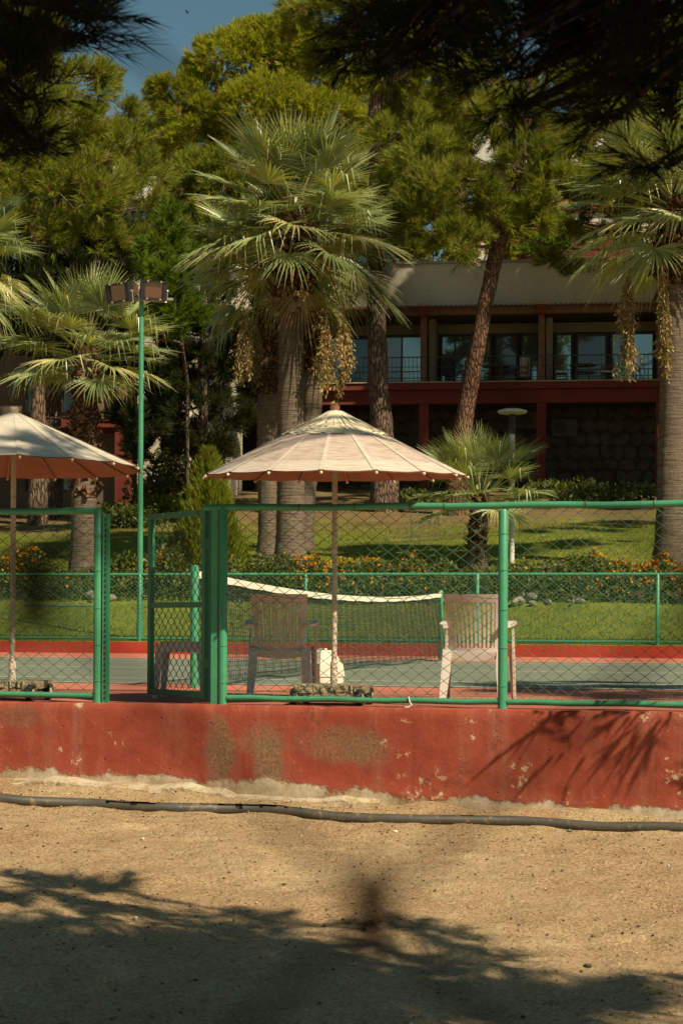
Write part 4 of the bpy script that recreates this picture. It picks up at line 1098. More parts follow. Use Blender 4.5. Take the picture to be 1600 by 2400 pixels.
# white moulded step box beside the pole
j0 = ground_at(752, 1618)
jb = thing('plastic_step_box', (j0[0], j0[1] + 0.05, 0.0), 'small white moulded plastic box with stepped sides next to the umbrella pole', 'box', None, R(-38))
zz = [(0.0, 0.135), (0.115, 0.128), (0.12, 0.138), (0.235, 0.125), (0.24, 0.115), (0.33, 0.075), (0.345, 0.06)]
V = []; F = []
for (z, h) in zz: V += [(-h, -h, z), (h, -h, z), (h, h, z), (-h, h, z)]
for i in range(len(zz) - 1):
    for k in range(4): F.append((i * 4 + k, i * 4 + (k + 1) % 4, (i + 1) * 4 + (k + 1) % 4, (i + 1) * 4 + k))
F.append((3, 2, 1, 0)); F.append(tuple((len(zz) - 1) * 4 + k for k in range(4)))
new_obj('body', MB().add(V, F).mesh('body', M['plastic_dirty']), jb)
mb = MB(); mb.box((0, 0, 0.352), (0.09, 0.03, 0.02)); new_obj('handle', mb.mesh('handle', M['plastic_dirty']), jb)

# ================================================================== TENNIS NET
NY0, NY1 = 15.89, 28.68
netp = {}
for (y, r, lab, h) in ((NY0, 0.036, 'thick green net post near the gate holding the near end of the net', 1.085), (NY1, 0.034, 'slim green net post at the far end of the tennis net', 1.085)):
    p = thing('net_post', (CX, y, 0), lab, 'post')
    mb = MB(); mb.lathe((CX, y, 0), [(r * 1.1, 0.0), (r, 0.03), (r, h - 0.02), (r * 0.85, h)], 16); mb.build('post_body', M['green_paint'], p, smooth=True)
    mb = MB(); mb.box((CX + 0.0, y + (0.05 if y == NY0 else -0.05), h - 0.045), (0.03, 0.04, 0.05)); mb.build('cable_hook', M['tape'], p)
net = thing('tennis_net', (CX, (NY0 + NY1) / 2, 0), 'dark tennis net with white top tape sagging across the court', 'net')
def ntop(y):
    u = (y - (NY0 + NY1) / 2) / ((NY1 - NY0) / 2); return 0.905 + 0.135 * u * u
ns = 64; ys = np.linspace(NY0 + 0.05, NY1 - 0.05, ns + 1)
mb = MB(); prv = None
for y in ys:
    z = ntop(y); q = [(CX - 0.014, y, z - 0.062 + 0.004 * math.sin(y * 7)), (CX - 0.014, y, z), (CX + 0.014, y, z), (CX + 0.014, y, z - 0.062 + 0.004 * math.sin(y * 7))]
    o = len(mb.v); mb.v += q
    if prv is not None:
        for k in range(4): mb.f.append((prv + k, prv + (k + 1) % 4, o + (k + 1) % 4, o + k))
    prv = o
mb.build('top_tape', M['tape'], net)
V = []; T = []; nv = 0
def strand(p, q, r):
    global nv
    ax = norm(q - p); a = norm(np.cross(ax, [1.0, 0, 0.01])); b = np.array([1.0, 0, 0])
    ring = [(a * math.cos(w) + b * math.sin(w)) * r for w in (0.5, 2.6, 4.7)]
    V.extend([p + c for c in ring] + [q + c for c in ring])
    for k in range(3):
        k2 = (k + 1) % 3; T.append((nv + k, nv + k2, nv + 3 + k2)); T.append((nv + k, nv + 3 + k2, nv + 3 + k))
    nv += 6
nr = random.Random(3)
lean = lambda y, s: 0.05 * math.sin(y * 0.5) * (1 - s) + 0.03 * (1 - s)
def npt(y, s): return np.array([CX + lean(y, s), y, 0.05 + (ntop(y) - 0.11) * s])
nvt = 235
yy = np.linspace(NY0 + 0.06, NY1 - 0.06, nvt)
for i, y in enumerate(yy):
    for s0_, s1_ in ((0, 0.33), (0.33, 0.66), (0.66, 1.0)): strand(npt(y + 0.02 * math.sin(i + s0_ * 5), s0_), npt(y + 0.02 * math.sin(i + s1_ * 5), s1_), 0.0034)
for k in range(22):
    s = k / 22
    for i in range(len(ys) - 1): strand(npt(ys[i], s + 0.004 * math.sin(i * 0.7 + k)), npt(ys[i + 1], s + 0.004 * math.sin((i + 1) * 0.7 + k)), 0.0032)
obj_from('net_mesh', np_mesh('net_mesh', np.array(V) - off(net), tris=np.array(T)), M['net'], net, 'stuff')
mb = MB(); mb.tube([npt(y, 0) + np.array([0.02 * math.sin(y * 3), 0, -0.02 + 0.02 * math.sin(y * 2.2)]) for y in ys], 0.013, 6); mb.build('bottom_hem', M['net'], net, smooth=True)

# ================================================================== FAR FENCE AND FLOODLIGHT
FFY = 32.12
ff = thing('court_fence', (-8, FFY, 0.2), 'low green chain-link fence along the far side of the court before the lawn', 'fence')
fxx = lambda px: float(at_y(px, 1420, FFY)[0])
xs_ = [fxx(1540) + d for d in (2.9, 5.8)] + [fxx(1540), fxx(1118), fxx(716), fxx(328), fxx(-60), fxx(-450)]
xs_.sort()
for x in xs_:
    MB().lathe((x, FFY, 0), [(0.032, 0.15), (0.032, 1.42), (0.02, 1.43)], 12).build('post', M['green_paint'], ff, smooth=True)
MB().tube([(xs_[0], FFY, 1.415), (xs_[-1], FFY, 1.415)], 0.027, 10).build('top_rail', M['green_paint'], ff, smooth=True)
for i in range(len(xs_) - 1):
    MB().tube([(xs_[i], FFY, 0.265), (xs_[i + 1], FFY, 0.265)], 0.024, 10).build('bottom_rail', M['green_paint'], ff, smooth=True)
v, t = wire_mesh(None, (xs_[0], FFY - 0.03, 0.27), (1, 0, 0), xs_[-1] - xs_[0], 1.13, 0.085, 0.075, 0.0030, (0, 1, 0), 0.01, 9)
obj_from('wire_mesh', np_mesh('wire_mesh', v - off(ff), tris=t), M['wire_far'], ff, 'stuff')

fb = at_y(328, 1497, 32.35); fb[2] = 0.2
flp = thing('floodlight_pole', tuple(fb), 'tall slim green pole carrying two floodlights beside the far court fence', 'floodlight')
zt = float(at_y(328, 704, 32.35)[2])
MB().tube([(fb[0], fb[1], 0.15), (fb[0], fb[1], 2.0), (fb[0], fb[1], zt)], [0.056, 0.050, 0.042], 14).build('pole', M['green_paint'], flp, smooth=True)
MB().lathe((fb[0], fb[1], 0), [(0.066, 0.15), (0.066, 0.55), (0.056, 0.57)], 14).build('pole_sleeve', M['green_paint'], flp, smooth=True)
ur = np.array([math.cos(R(6)), math.sin(R(6)), 0])
mb = MB(); slab(mb, np.array([fb[0], fb[1], zt + 0.01]) - ur * 0.55, np.array([fb[0], fb[1], zt + 0.01]) + ur * 0.58, (0, 0, 1), 0.04, 0.06); mb.build('cross_arm', M['steel'], flp)
for (px, py, yaw, roll_) in ((281, 686, R(-24), R(-3)), (360, 680, R(14), R(2))):
    c = at_d(px, py, 33.85)
    Mx = Matrix.Translation(Vector(c - off(flp))) @ Matrix.Rotation(R(12.8) + yaw, 4, 'Z') @ Matrix.Rotation(roll_, 4, 'Y') @ Matrix.Rotation(R(10), 4, 'X')
    def put(name, mb, mat, par):
        me = mb.mesh(name, mat); me.transform(Mx); return new_obj(name, me, par)
    w, h = 0.47, 0.335
    mb = MB()
    for a, b in (((-w / 2, -0.10, -h / 2), (w / 2, 0.09, -h / 2 + 0.03)), ((-w / 2, -0.10, h / 2 - 0.03), (w / 2, 0.09, h / 2))): mb.box2(a, b)
    for sx in (-1, 1): mb.box2((sx * w / 2 - sx * 0.075, -0.09, -h / 2 + 0.03), (sx * w / 2, 0.08, h / 2 - 0.03))
    mb.add([(-w / 2, 0.091, -h / 2), (w / 2, 0.091, -h / 2), (w / 2, 0.091, h / 2), (-w / 2, 0.091, h / 2), (-w / 4, 0.2, -h / 4), (w / 4, 0.2, -h / 4), (w / 4, 0.2, h / 4), (-w / 4, 0.2, h / 4)], [(0, 1, 2, 3), (4, 7, 6, 5), (0, 4, 5, 1), (1, 5, 6, 2), (2, 6, 7, 3), (3, 7, 4, 0)])
    hs = put('lamp_housing', mb, M['black'], flp)
    mb = MB(); mb.box2((-w / 2 + 0.08, -0.055, -h / 2 + 0.032), (w / 2 - 0.08, -0.05, h / 2 - 0.032)); put('lens', mb, M['lens'], hs)
    mb = MB()
    for sx in (-0.12, 0.12):
        for sz in (-1, 1): mb.box((sx, -0.105, sz * (h / 2 - 0.01)), (0.03, 0.014, 0.03))
    put('clip', mb, M['steel'], hs)
    mb = MB(); mb.tube([(-w / 2 - 0.02, 0.0, 0.0), (-w / 2 - 0.02, 0, -h / 2 - 0.03), (w / 2 + 0.02, 0, -h / 2 - 0.03), (w / 2 + 0.02, 0, 0.0)], 0.012, 6); mb.tube([(w / 2 - 0.01, 0, 0.0), (w / 2 + 0.035, 0, 0)], 0.025, 8)
    put('bracket', mb, M['steel'], hs)

# ================================================================== FOREGROUND: PIPE, STONES, PEBBLES
def on_ground(px, py, lift=0.0):
    z = -0.65
    for _ in range(5):
        p = at_z(px, py, z); z = float(ground_z(p[0], p[1])) + lift
    return at_z(px, py, z)
pp = [on_ground(px, py + 12) for px, py in ((-250, 1856), (0, 1866), (200, 1876), (400, 1886), (600, 1898), (800, 1915), (1000, 1921), (1200, 1927), (1400, 1936), (1600, 1947), (1850, 1958))]
def smooth_path(P, n):
    P = np.array(P); out = []
    for i in range(len(P) - 1):
        a = P[max(i - 1, 0)]; b = P[i]; c = P[i + 1]; d = P[min(i + 2, len(P) - 1)]
        for k in range(n):
            t = k / n
            out.append(0.5 * ((2 * b) + (-a + c) * t + (2 * a - 5 * b + 4 * c - d) * t * t + (-a + 3 * b - 3 * c + d) * t ** 3))
    out.append(P[-1]); return np.array(out)
path = smooth_path(pp, 24)
path[:, 2] = np.array([float(ground_z(p[0], p[1])) for p in path])
ker = np.ones(21) / 21
zs_ = np.convolve(np.pad(path[:, 2], 10, mode='edge'), ker, mode='valid'); path[:, 2] = zs_ + 0.022
pipe = thing('water_pipe', tuple(path[len(path) // 2]), 'long dark plastic pipe split open along its top, lying before the red wall', 'pipe')
def pipe_mesh(path, r, slit):
    n = len(path); sides = 18; V = []; F = []
    rg = random.Random(8)
    for i in range(n):
        t = norm(path[min(i + 1, n - 1)] - path[max(i - 1, 0)]); a = norm(np.cross(t, [0, 0, 1.0])); b = np.cross(a, t)
        for k in range(sides):
            w = 2 * math.pi * k / sides; V.append(path[i] + (a * math.cos(w) + b * math.sin(w)) * r * (1 + 0.03 * (rg.random() - 0.5)))
    for i in range(n - 1):
        for k in range(sides):
            if slit and slit(i / n, k): continue
            k2 = (k + 1) % sides; F.append((i * sides + k, i * sides + k2, (i + 1) * sides + k2, (i + 1) * sides + k))
    return V, F
rg = np.random.default_rng(12); sn = rg.random(400)
def slit(u, k):
    px_ = u * 2100 - 250
    i = int(u * 300)
    if 215 < px_ < 735:
        c0 = 3 + 1.2 * math.sin(px_ * 0.02); w_ = 0.4 + 2.2 * abs(math.sin(px_ * 0.013)) * sn[i // 3]
        return abs(k - c0) < w_ * (0.3 if 380 < px_ < 440 or 560 < px_ < 590 else 1.0)
    if 1078 < px_ < 1112 or 800 < px_ < 815: return k in (3, 4)
    return False
V, F = pipe_mesh(path, 0.034, slit)
MB().add(V, F).build('pipe_wall', M['pipe'], pipe, smooth=True)
V, F = pipe_mesh(path - np.array([0, 0, 0.004]), 0.026, None)
MB().add(V, F).build('pipe_inside', M['pipe_in'], pipe, smooth=True)

def rock_mesh(seed, sx=1, sy=1, sz=1, n=2):
    import bmesh
    bm = bmesh.new(); bmesh.ops.create_icosphere(bm, subdivisions=n, radius=1.0)
    r = random.Random(seed); ax = [Vector((r.random() - 0.5, r.random() - 0.5, r.random() - 0.5)).normalized() for _ in range(7)]; dd = [0.55 + 0.35 * r.random() for _ in range(7)]
    for v in bm.verts:
        for a, d in zip(ax, dd):
            e = v.co.dot(a) - d
            if e > 0: v.co -= a * e * 0.9
        v.co.x *= sx; v.co.y *= sy; v.co.z *= sz
    me = bpy.data.meshes.new('rock'); bm.to_mesh(me); bm.free(); return me
for (px, py, s, mat, lab) in ((664, 2074, 0.011, 'stone_dark', 'dark grey pebble alone on the sunlit sand left of centre'), (1122, 1962, 0.016, 'stone_dark', 'small brown broken stone just below the pipe'), (1375, 2267, 0.015, 'stone_dark', 'brown stone on the sand near the lower right shadow edge'), (1335, 1949, 0.018, 'rock', 'flat whitish stone chip close under the pipe on the right'), (926, 1950, 0.012, 'line', 'white pebble under the pipe near the middle'), (335, 1967, 0.010, 'line', 'tiny white pebble on the sand at the left under the pipe')):
    p = on_ground(px, py); me = rock_mesh(int(px), 1.3, 1.0, 0.65); me.materials.append(M[mat]); me.transform(Matrix.Scale(s, 4))
    o = new_obj('stone', me); o.location = (p[0], p[1], p[2] + s * 0.35); tag(o, lab, 'stone', 'loose stones on the sand')
# pebbles and litter
rng = np.random.default_rng(5)
def octs(P, S, rng):
    n = len(P)
    b = np.array([[1, 0, 0], [-1, 0, 0], [0, 1, 0], [0, -1, 0], [0, 0, 0.7], [0, 0, -0.5]], float)
    f = np.array([[0, 2, 4], [2, 1, 4], [1, 3, 4], [3, 0, 4], [2, 0, 5], [1, 2, 5], [3, 1, 5], [0, 3, 5]])
    j = b[None] * (1 + 0.5 * (rng.random((n, 6, 3)) - 0.5)) * S[:, None, None]
    a = rng.random(n) * 6.28; ca, sa = np.cos(a)[:, None], np.sin(a)[:, None]
    x = j[..., 0] * ca - j[..., 1] * sa; y = j[..., 0] * sa + j[..., 1] * ca
    v = np.stack([x, y, j[..., 2]], -1) + P[:, None]
    return v.reshape(-1, 3), (f[None] + (np.arange(n) * 6)[:, None, None]).reshape(-1, 3), np.repeat(rng.random(n), 6)
n = 21000
P = np.stack([rng.uniform(-7.5, 2.0, n), rng.uniform(5.0, 12.5, n)], -1); S = 0.0022 + 0.0085 * rng.random(n) ** 5
edge = rng.random(n) < 0.22; P[edge, 1] = rng.uniform(10.9, 12.55, edge.sum())
P3 = np.concatenate([P, (ground_z(P[:, 0], P[:, 1]) + S * 0.3)[:, None]], 1)
v, t, c = octs(P3, S, rng)
M['pebble'] = foliage('pebbles', [(0.0, (0.05, 0.03, 0.018)), (0.35, (0.20, 0.11, 0.055)), (0.6, (0.46, 0.32, 0.18)), (0.93, (0.55, 0.42, 0.26)), (1.0, (0.78, 0.70, 0.56))], 0.0, 0.9, 0.1)
o = obj_from('pebbles', np_mesh('pebbles', v, tris=t, tint=c), M['pebble']); tag(o, 'small pebbles and grit scattered over the sandy ground', 'pebbles', kind='stuff')
n = 5200
P = np.stack([rng.uniform(-7.5, 2.0, n), rng.uniform(5.0, 12.5, n)], -1); z = ground_z(P[:, 0], P[:, 1]) + 0.004
a = rng.random(n) * 6.28; ln = 0.015 + 0.085 * rng.random(n) ** 2
d = np.stack([np.cos(a) * ln, np.sin(a) * ln, rng.random(n) * 0.012], -1); P3 = np.concatenate([P, z[:, None]], 1); s_ = np.stack([-np.sin(a), np.cos(a), np.full(n, 0.6)], -1) * 0.0016
v = np.stack([P3 + s_, P3 - s_, P3 + d], 1).reshape(-1, 3)
o = obj_from('needle_litter', np_mesh('needle_litter', v, tris=np.arange(n * 3).reshape(-1, 3)), M['twig']); tag(o, 'dry pine needles and twigs lying on the sandy ground', 'litter', kind='stuff')

# ================================================================== LAWN, HEDGE, SMALL PLANTS
rng = np.random.default_rng(15)
n = 70000
P = np.stack([rng.uniform(-20, 2.5, n), 32.3 + (rng.random(n) ** 1.2) * 22], -1); P = P[(P[:, 1] < 36.6) | (P[:, 1] > 38.5)]
n = len(P); z = lawn_z(P[:, 0], P[:, 1]); P3 = np.concatenate([P, z[:, None]], 1)
hgt = 0.03 + 0.05 * rng.random((n, 1)); d = np.concatenate([rng.normal(size=(n, 2)) * 0.35, np.ones((n, 1))], 1) * hgt
s_ = np.concatenate([rng.normal(size=(n, 2)), np.zeros((n, 1))], 1); s_ = norm(s_) * 0.010
v = np.stack([P3 + s_, P3 - s_, P3 + d], 1).reshape(-1, 3)
o = obj_from('grass', np_mesh('grass', v, tris=np.arange(n * 3).reshape(-1, 3), tint=np.repeat(rng.random(n), 3)), M['blade']); tag(o, 'mown green grass blades on the sloping lawn', 'grass', kind='stuff')

def hedge(label, x0, x1, y, zb, h, dep, nleaf, nfl, seed, cat='hedge', name='flowering_hedge', mat='leaf'):
    rng = np.random.default_rng(seed)
    t = thing(name, ((x0 + x1) / 2, y, zb), label, cat)
    X = rng.uniform(x0, x1, nleaf); a = rng.uniform(-0.15, math.pi + 0.15, nleaf); q = rng.random(nleaf) ** 0.35
    hh = h * (1 + 0.55 * fbm(X * 0.9, X * 0 + seed, seed, 3) + 0.25 * fbm(X * 4, X * 0 + seed, seed + 3, 2))
    P = np.stack([X, y - np.cos(a) * dep / 2 * q, zb + np.abs(np.sin(a)) ** 0.8 * hh * q - 0.02], -1)
    v, tr, c = leaf_cloud(P, rng, 0.085, 0.5, 0.2)
    obj_from('foliage', np_mesh('foliage', v - off(t), tris=tr, tint=c), M[mat], t)
    X = rng.uniform(x0, x1, nfl); keep = np.clip(vnoise(X * 1.1, X * 0 + 7.0, seed) * 2.4 + 0.45, 0.03, 1) > rng.random(nfl); X = X[keep]; nf = len(X)
    a = rng.uniform(0.15, math.pi - 0.5, nf); hh = h * (1 + 0.55 * fbm(X * 0.9, X * 0 + seed, seed, 3) + 0.25 * fbm(X * 4, X * 0 + seed, seed + 3, 2))
    P = np.stack([X, y - np.cos(a) * dep / 2 * 1.02, zb + np.sin(a) ** 0.8 * hh * 1.03], -1)
    if nf:
        Q = np.repeat(P, 4, 0) + rng.normal(size=(nf * 4, 3)) * 0.016
        v, tr, c = leaf_cloud(Q, rng, 0.044, 0.9, 0.0)
        obj_from('blossoms', np_mesh('blossoms', v - off(t), tris=tr, tint=c), M['blossom'], t, 'stuff')
    # woody stems inside
    mb = MB(); pr = random.Random(seed)
    for i in range(int((x1 - x0) * 3)):
        x = pr.uniform(x0, x1); mb.tube([(x, y, zb - 0.15), (x + pr.uniform(-.15, .15), y + pr.uniform(-.2, .2), zb + h * 0.7)], [0.015, 0.006], 4)
    mb.build('stems', M['twig'], t, kind='stuff')
    return t
HY = 37.3
hx = lambda px, D=38.0: float(at_d(px, 1400, D)[0])
def hz(x, y): return float(lawn_z(np.array(x), np.array(y)))
xm = float(at_y(510, 1400, HY)[0])
hedge('long low hedge with orange blossom along the lawn, centre and right', xm + 0.1, 2.5, HY, 0.95, 0.86, 1.1, 38000, 1900, 21)
hedge('dense low hedge with orange blossom along the lawn at the left', -22.0, xm - 0.05, HY, 0.95, 0.84, 1.1, 22000, 1000, 22)
# pale stones under the hedge
sw = thing('stone_edging', (-6, 36.75, 0.8), 'row of pale rough stones under the flowering hedge', 'edging')
pr = random.Random(6); RM = []
for k in range(6):
    me = rock_mesh(50 + k, 1.15, 0.7, 0.8); me.materials.append(M['rock']); RM.append(me)
for (pa, pb, cnt_) in ((1180, 1400, 12), (1000, 1045, 3), (180, 280, 5)):
    for k in range(cnt_):
        px = pr.uniform(pa, pb); s = 0.04 + 0.08 * pr.random() ** 1.6; yq = 36.55 + 0.35 * pr.random()
        p = at_y(px, 1410, yq)
        o = new_obj('stone', RM[pr.randrange(6)], sw); o.location = Vector((p[0], yq, hz(p[0], yq) + s * 0.3 + 0.10 * pr.random())) - sw.location; o.scale = (s * 1.3, s, s); o.rotation_euler = (pr.random() - .5, pr.random() - .5, pr.random() * 3)
# garden hose on the grass, left
hp = [at_y(px, py, 36.2) for px, py in ((60, 1400), (100, 1415), (150, 1421), (200, 1422), (250, 1410))]
for q in hp: q[2] = hz(q[0], q[1]) + 0.05
hs_ = thing('garden_hose', tuple(hp[2]), 'thin blue garden hose on the grass below the left hedge', 'hose')
MB().tube(smooth_path(hp, 6), 0.018, 6).build('hose_body', M['hose'], hs_, smooth=True)

def bush(label, c, rad, nleaf, seed, size=0.12, mat='leaf', name='shrub'):
    rng = np.random.default_rng(seed); t = thing(name, (c[0], c[1], c[2]), label, 'shrub')
    k = 14; sd_ = rand_dirs(k, rng); sd_[:, 2] = np.abs(sd_[:, 2]); sc = np.array(c) + sd_ * np.array(rad) * 0.7
    idx = rng.integers(0, k, nleaf); P = sc[idx] + rand_dirs(nleaf, rng) * np.array(rad) * 0.42 * rng.random((nleaf, 1)) ** 0.4
    P[:, 2] = np.maximum(P[:, 2], c[2] + 0.02)
    v, tr, cc = leaf_cloud(P, rng, size, 0.5, 0.3); obj_from('foliage', np_mesh('foliage', v - off(t), tris=tr, tint=cc), M[mat], t)
    mb = MB()
    for i in range(k): mb.tube([np.array(c) - np.array([0, 0, 0.1]), (np.array(c) + sc[i]) / 2, sc[i]], [0.03, 0.02, 0.01], 5)
    mb.build('stems', M['twig'], t, kind='stuff'); return t
def lawn_pt(px, py, D): 
    p = at_d(px, py, D); p[2] = hz(p[0], p[1]); return p
bush('low green ground-cover shrub in shade left of the right palm trunk', lawn_pt(1440, 1160, 60), (2.2, 1.2, 0.7), 3000, 31, 0.16)
bush('low dark shrub under the building behind the leaning pine', lawn_pt(1330, 1150, 64), (1.8, 1.0, 0.6), 1800, 32, 0.16)
bush('low yellowish shrub at the foot of the red pillar left of the floodlight pole', lawn_pt(262, 1180, 56), (1.9, 1.0, 0.7), 2600, 33, 0.14)
bush('low sunlit shrub right of the floodlight pole', lawn_pt(385, 1170, 58), (1.6, 1.0, 0.75), 2400, 34, 0.14, 'leaf_lime')
bush('upright leafy shrub beside the floodlight pole behind the left hedge', lawn_pt(300, 1320, 39.5), (0.55, 0.5, 0.75), 1800, 35, 0.09)
bush('upright leafy shrub between floodlight pole and cypress behind the hedge', lawn_pt(385, 1330, 39.3), (0.6, 0.5, 0.9), 2200, 36, 0.09)
bush('dark low bush at the foot of the grey pine trunk', lawn_pt(955, 1175, 61), (1.4, 0.8, 0.6), 1600, 37, 0.14)

# cypress
def cypress(label, base, H, Rr, seed):
    rng = np.random.default_rng(seed); t = thing('cypress', tuple(base), label, 'tree')
    n = 2600; h = rng.random(n) ** 0.85; a = rng.random(n) * 6.28
    lob = 1 + 0.22 * np.sin(a * 4 + 7 * h) + 0.16 * np.sin(a * 7 - 5 * h)
    r = Rr * np.clip((1 - h) ** 0.75 * 1.05 + 0.02, 0, 1) * lob * np.minimum(1, 0.55 + h * 4) * (0.45 + 0.55 * rng.random(n) ** 0.4)
    P = np.array(base) + np.stack([np.cos(a) * r, np.sin(a) * r, 0.05 + h * H * 0.95], -1)
    d = norm(np.stack([np.cos(a) * 0.42, np.sin(a) * 0.42, np.ones(n)], -1) + rng.normal(size=(n, 3)) * 0.15)
    v, tr, c = tufts(P, d, rng, 15, 0.13, 0.020, 0.42, 0.26, -0.15)
    obj_from('crown', np_mesh('crown', v - off(t), tris=tr, tint=c), M['thuja'], t)
    MB().tube([np.array(base) - np.array([0, 0, .2]), np.array(base) + np.array([0, 0, H * 0.8])], [0.07, 0.02], 8).build('trunk', M['pine_bark'], t)
    return t
cypress('small bright yellow-green cypress behind the hedge beside the gate', lawn_pt(487, 1335, 40.5), 2.75, 0.78, 41)

# ================================================================== PALMS
def P3d(px, py, D): return at_d(px, py, D)
b = lawn_pt(680, 1320, 43)
palm('tall fan palm with a straight ringed trunk in the centre behind the umbrella', b, P3d(690, 520, 43), 0.33, 0.27, 2.75, 58, 3, boots=(0.745, 1.02), boot_r=1.85, dry=3, emin=-22, crown_h=0.30,
     fruits=((P3d(762, 720, 42.4), 1.95, 0.30), (P3d(804, 745, 42.6), 1.75, 0.26), (P3d(572, 720, 42.5), 1.7, 0.24)))
b = lawn_pt(630, 1320, 45.5)
palm('shaded fan palm whose shaggy trunk stands left of the central palm', b, P3d(622, 610, 45.5), 0.24, 0.24, 2.2, 34, 5, boots=(0.55, 1.02), boot_r=1.55, dry=2, emin=-40, boot_out=0.12, fruits=((P3d(600, 760, 44.0), 1.4, 0.18),))
b = lawn_pt(708, 1310, 47)
palm('fan palm with a shaggy upper trunk just behind and right of the central palm', b, P3d(752, 590, 47), 0.24, 0.25, 2.4, 36, 7, boots=(0.60, 1.02), boot_r=1.6, dry=2, emin=-42, boot_out=0.12)
b = lawn_pt(197, 1340, 42)
palm('fan palm behind the left umbrella and floodlight pole', b, P3d(197, 825, 42), 0.29, 0.24, 2.15, 46, 11, boots=(0.35, 1.02), boot_r=1.3, dry=0, emin=-14, crown_h=0.35, boot_out=0.09)
b = lawn_pt(1568, 1320, 41)
palm('tall fan palm with hanging fruit bunches at the right edge', b, P3d(1582, 485, 41), 0.33, 0.28, 2.75, 52, 13, boots=(0.78, 1.02), boot_r=1.55, dry=0, emin=-26, crown_h=0.35,
     fruits=((P3d(1472, 640, 40.3), 2.5, 0.28), (P3d(1552, 610, 40.0), 2.4, 0.22)))
b = lawn_pt(1115, 1336, 41.5)
palm('small young fan palm with a stubby trunk in front of the garden lamp', b, P3d(1122, 1165, 41.5), 0.20, 0.17, 1.85, 34, 17, boots=(0.05, 1.05), boot_r=1.12, dry=0, emin=-8, crown_h=0.25, boot_out=0.07)
b = lawn_pt(-95, 1330, 46)
palm('fan palm cut by the left edge with only its frond tips in view', b, P3d(-95, 600, 46), 0.3, 0.26, 2.4, 36, 19, boots=(0.75, 1.02), boot_r=1.5, emin=-45)

# garden lamp
lb = lawn_pt(1198, 1340, 42.5)
gl_ = thing('garden_lamp', tuple(lb), 'white garden lamp post with a flat disc shade behind the small palm', 'lamp')
ltop = P3d(1203, 966, 42.5)
MB().tube([lb - np.array([0, 0, 0.2]), np.array([lb[0], lb[1], ltop[2] - 0.5])], 0.062, 12).build('post', M['lamp_white'], gl_, smooth=True)
MB().tube([(lb[0], lb[1], ltop[2] - 0.5), (lb[0], lb[1], ltop[2] - 0.05)], 0.075, 12).build('lamp_neck', M['black'], gl_, smooth=True)
MB().lathe((lb[0], lb[1], ltop[2]), [(0.16, -0.05), (0.30, -0.03), (0.335, 0.0), (0.33, 0.03), (0.20, 0.07), (0.05, 0.085)], 24).build('disc_shade', M['lamp_white'], gl_, smooth=True)
# thin stake on the lawn
sk = lawn_pt(961, 1290, 47); skt = thing('lawn_stake', tuple(sk), 'thin pale stake standing on the lawn behind the hedge', 'stake')
MB().tube([sk, sk + np.array([0.03, 0, 0.55]), sk + np.array([0.0, 0, 0.95])], [0.014, 0.012, 0.008], 6).build('rod', M['raffia'], skt)

# ================================================================== BUILDINGS
BROT = R(5.5)
def local_box(a, b): return MB().box2(a, b)
def part(name, mb, mat, par, kind=None): 
    o = new_obj(name, mb.mesh(name, mat), par)
    if kind: o['kind'] = kind
    return o
TILE = None
def tile_mesh():
    n = 6; V = []; F = []
    for (y, z, r) in ((-0.0, 0.0, 0.082), (0.42, 0.10, 0.072)):
        for k in range(n + 1):
            w = math.pi * k / n; V.append((math.cos(w) * r, y, z + math.sin(w) * r))
        for k in range(n + 1):
            w = math.pi * (n - k) / n; V.append((math.cos(w) * (r - 0.018), y, z + math.sin(w) * (r - 0.018)))
    m_ = 2 * (n + 1)
    for k in range(m_): F.append((k, (k + 1) % m_, m_ + (k + 1) % m_, m_ + k))
    F.append(tuple(range(m_ - 1, -1, -1)))
    me = MB().add(V, F).mesh('roof_tile', M['tile']); return me
TILE = tile_mesh()
M['curtain_glass'] = m_glass('curtained_glass', (0.13, 0.13, 0.115), 0.12)
M['dark_glass'] = m_glass('dark_glass', (0.012, 0.014, 0.013), 0.07)
def window(par, u0, u1, z0, z1, y, panes, frame='b_frame'):
    """panes: list of (fraction, material); each pane gets its own sheet of glass in a frame"""
    w = new_obj('window', None, par) if False else None
    t = 0.07
    mb = MB(); mb.box2((u0, y - 0.05, z0), (u0 + t, y + 0.05, z1)); mb.box2((u1 - t, y - 0.05, z0), (u1, y + 0.05, z1)); mb.box2((u0 + t, y - 0.05, z1 - t), (u1 - t, y + 0.05, z1)); mb.box2((u0 + t, y - 0.05, z0), (u1 - t, y + 0.05, z0 + t))
    w = part('window', mb, M[frame], par)
    W = u1 - u0; a = u0 + t; tot = sum(p[0] for p in panes); inner = W - 2 * t
    for i, (fr_, mat) in enumerate(panes):
        b_ = a + inner * fr_ / tot
        part('pane', MB().box2((a + 0.02, y - 0.012 + 0.01 * (i % 2), z0 + t), (b_ - 0.02, y + 0.002 + 0.01 * (i % 2), z1 - t)), M[mat], w)
        if i: part('mullion', MB().box2((a - 0.03, y - 0.045, z0 + t), (a + 0.03, y + 0.045, z1 - t)), M[frame], w)
        a = b_
    return w
O = at_d(1200, 1455, 70.0); BZ = 5.0
bld = thing('balcony_building', (O[0], O[1], BZ), 'long two-storey building with red slab, dark balcony and cream parapet behind the pines', 'building', None, BROT)
Z = lambda z: z - BZ
U0, U1 = -13.0, 13.5
part('parapet', local_box((U0, 0.55, Z(12.35)), (U1, 0.85, Z(14.10))), M['cream_wall'], bld)
part('parapet_cap', local_box((U0, 0.47, Z(14.105)), (U1, 0.93, Z(14.20))), plain('grey_cap', (0.33, 0.32, 0.28), 0.8, 0.1, 2, 0.1, 0.01, 0.2), bld)
part('roof_slab', local_box((U0, 0.9, Z(12.2)), (U1, 9, Z(12.6))), M['cream_wall'], bld)
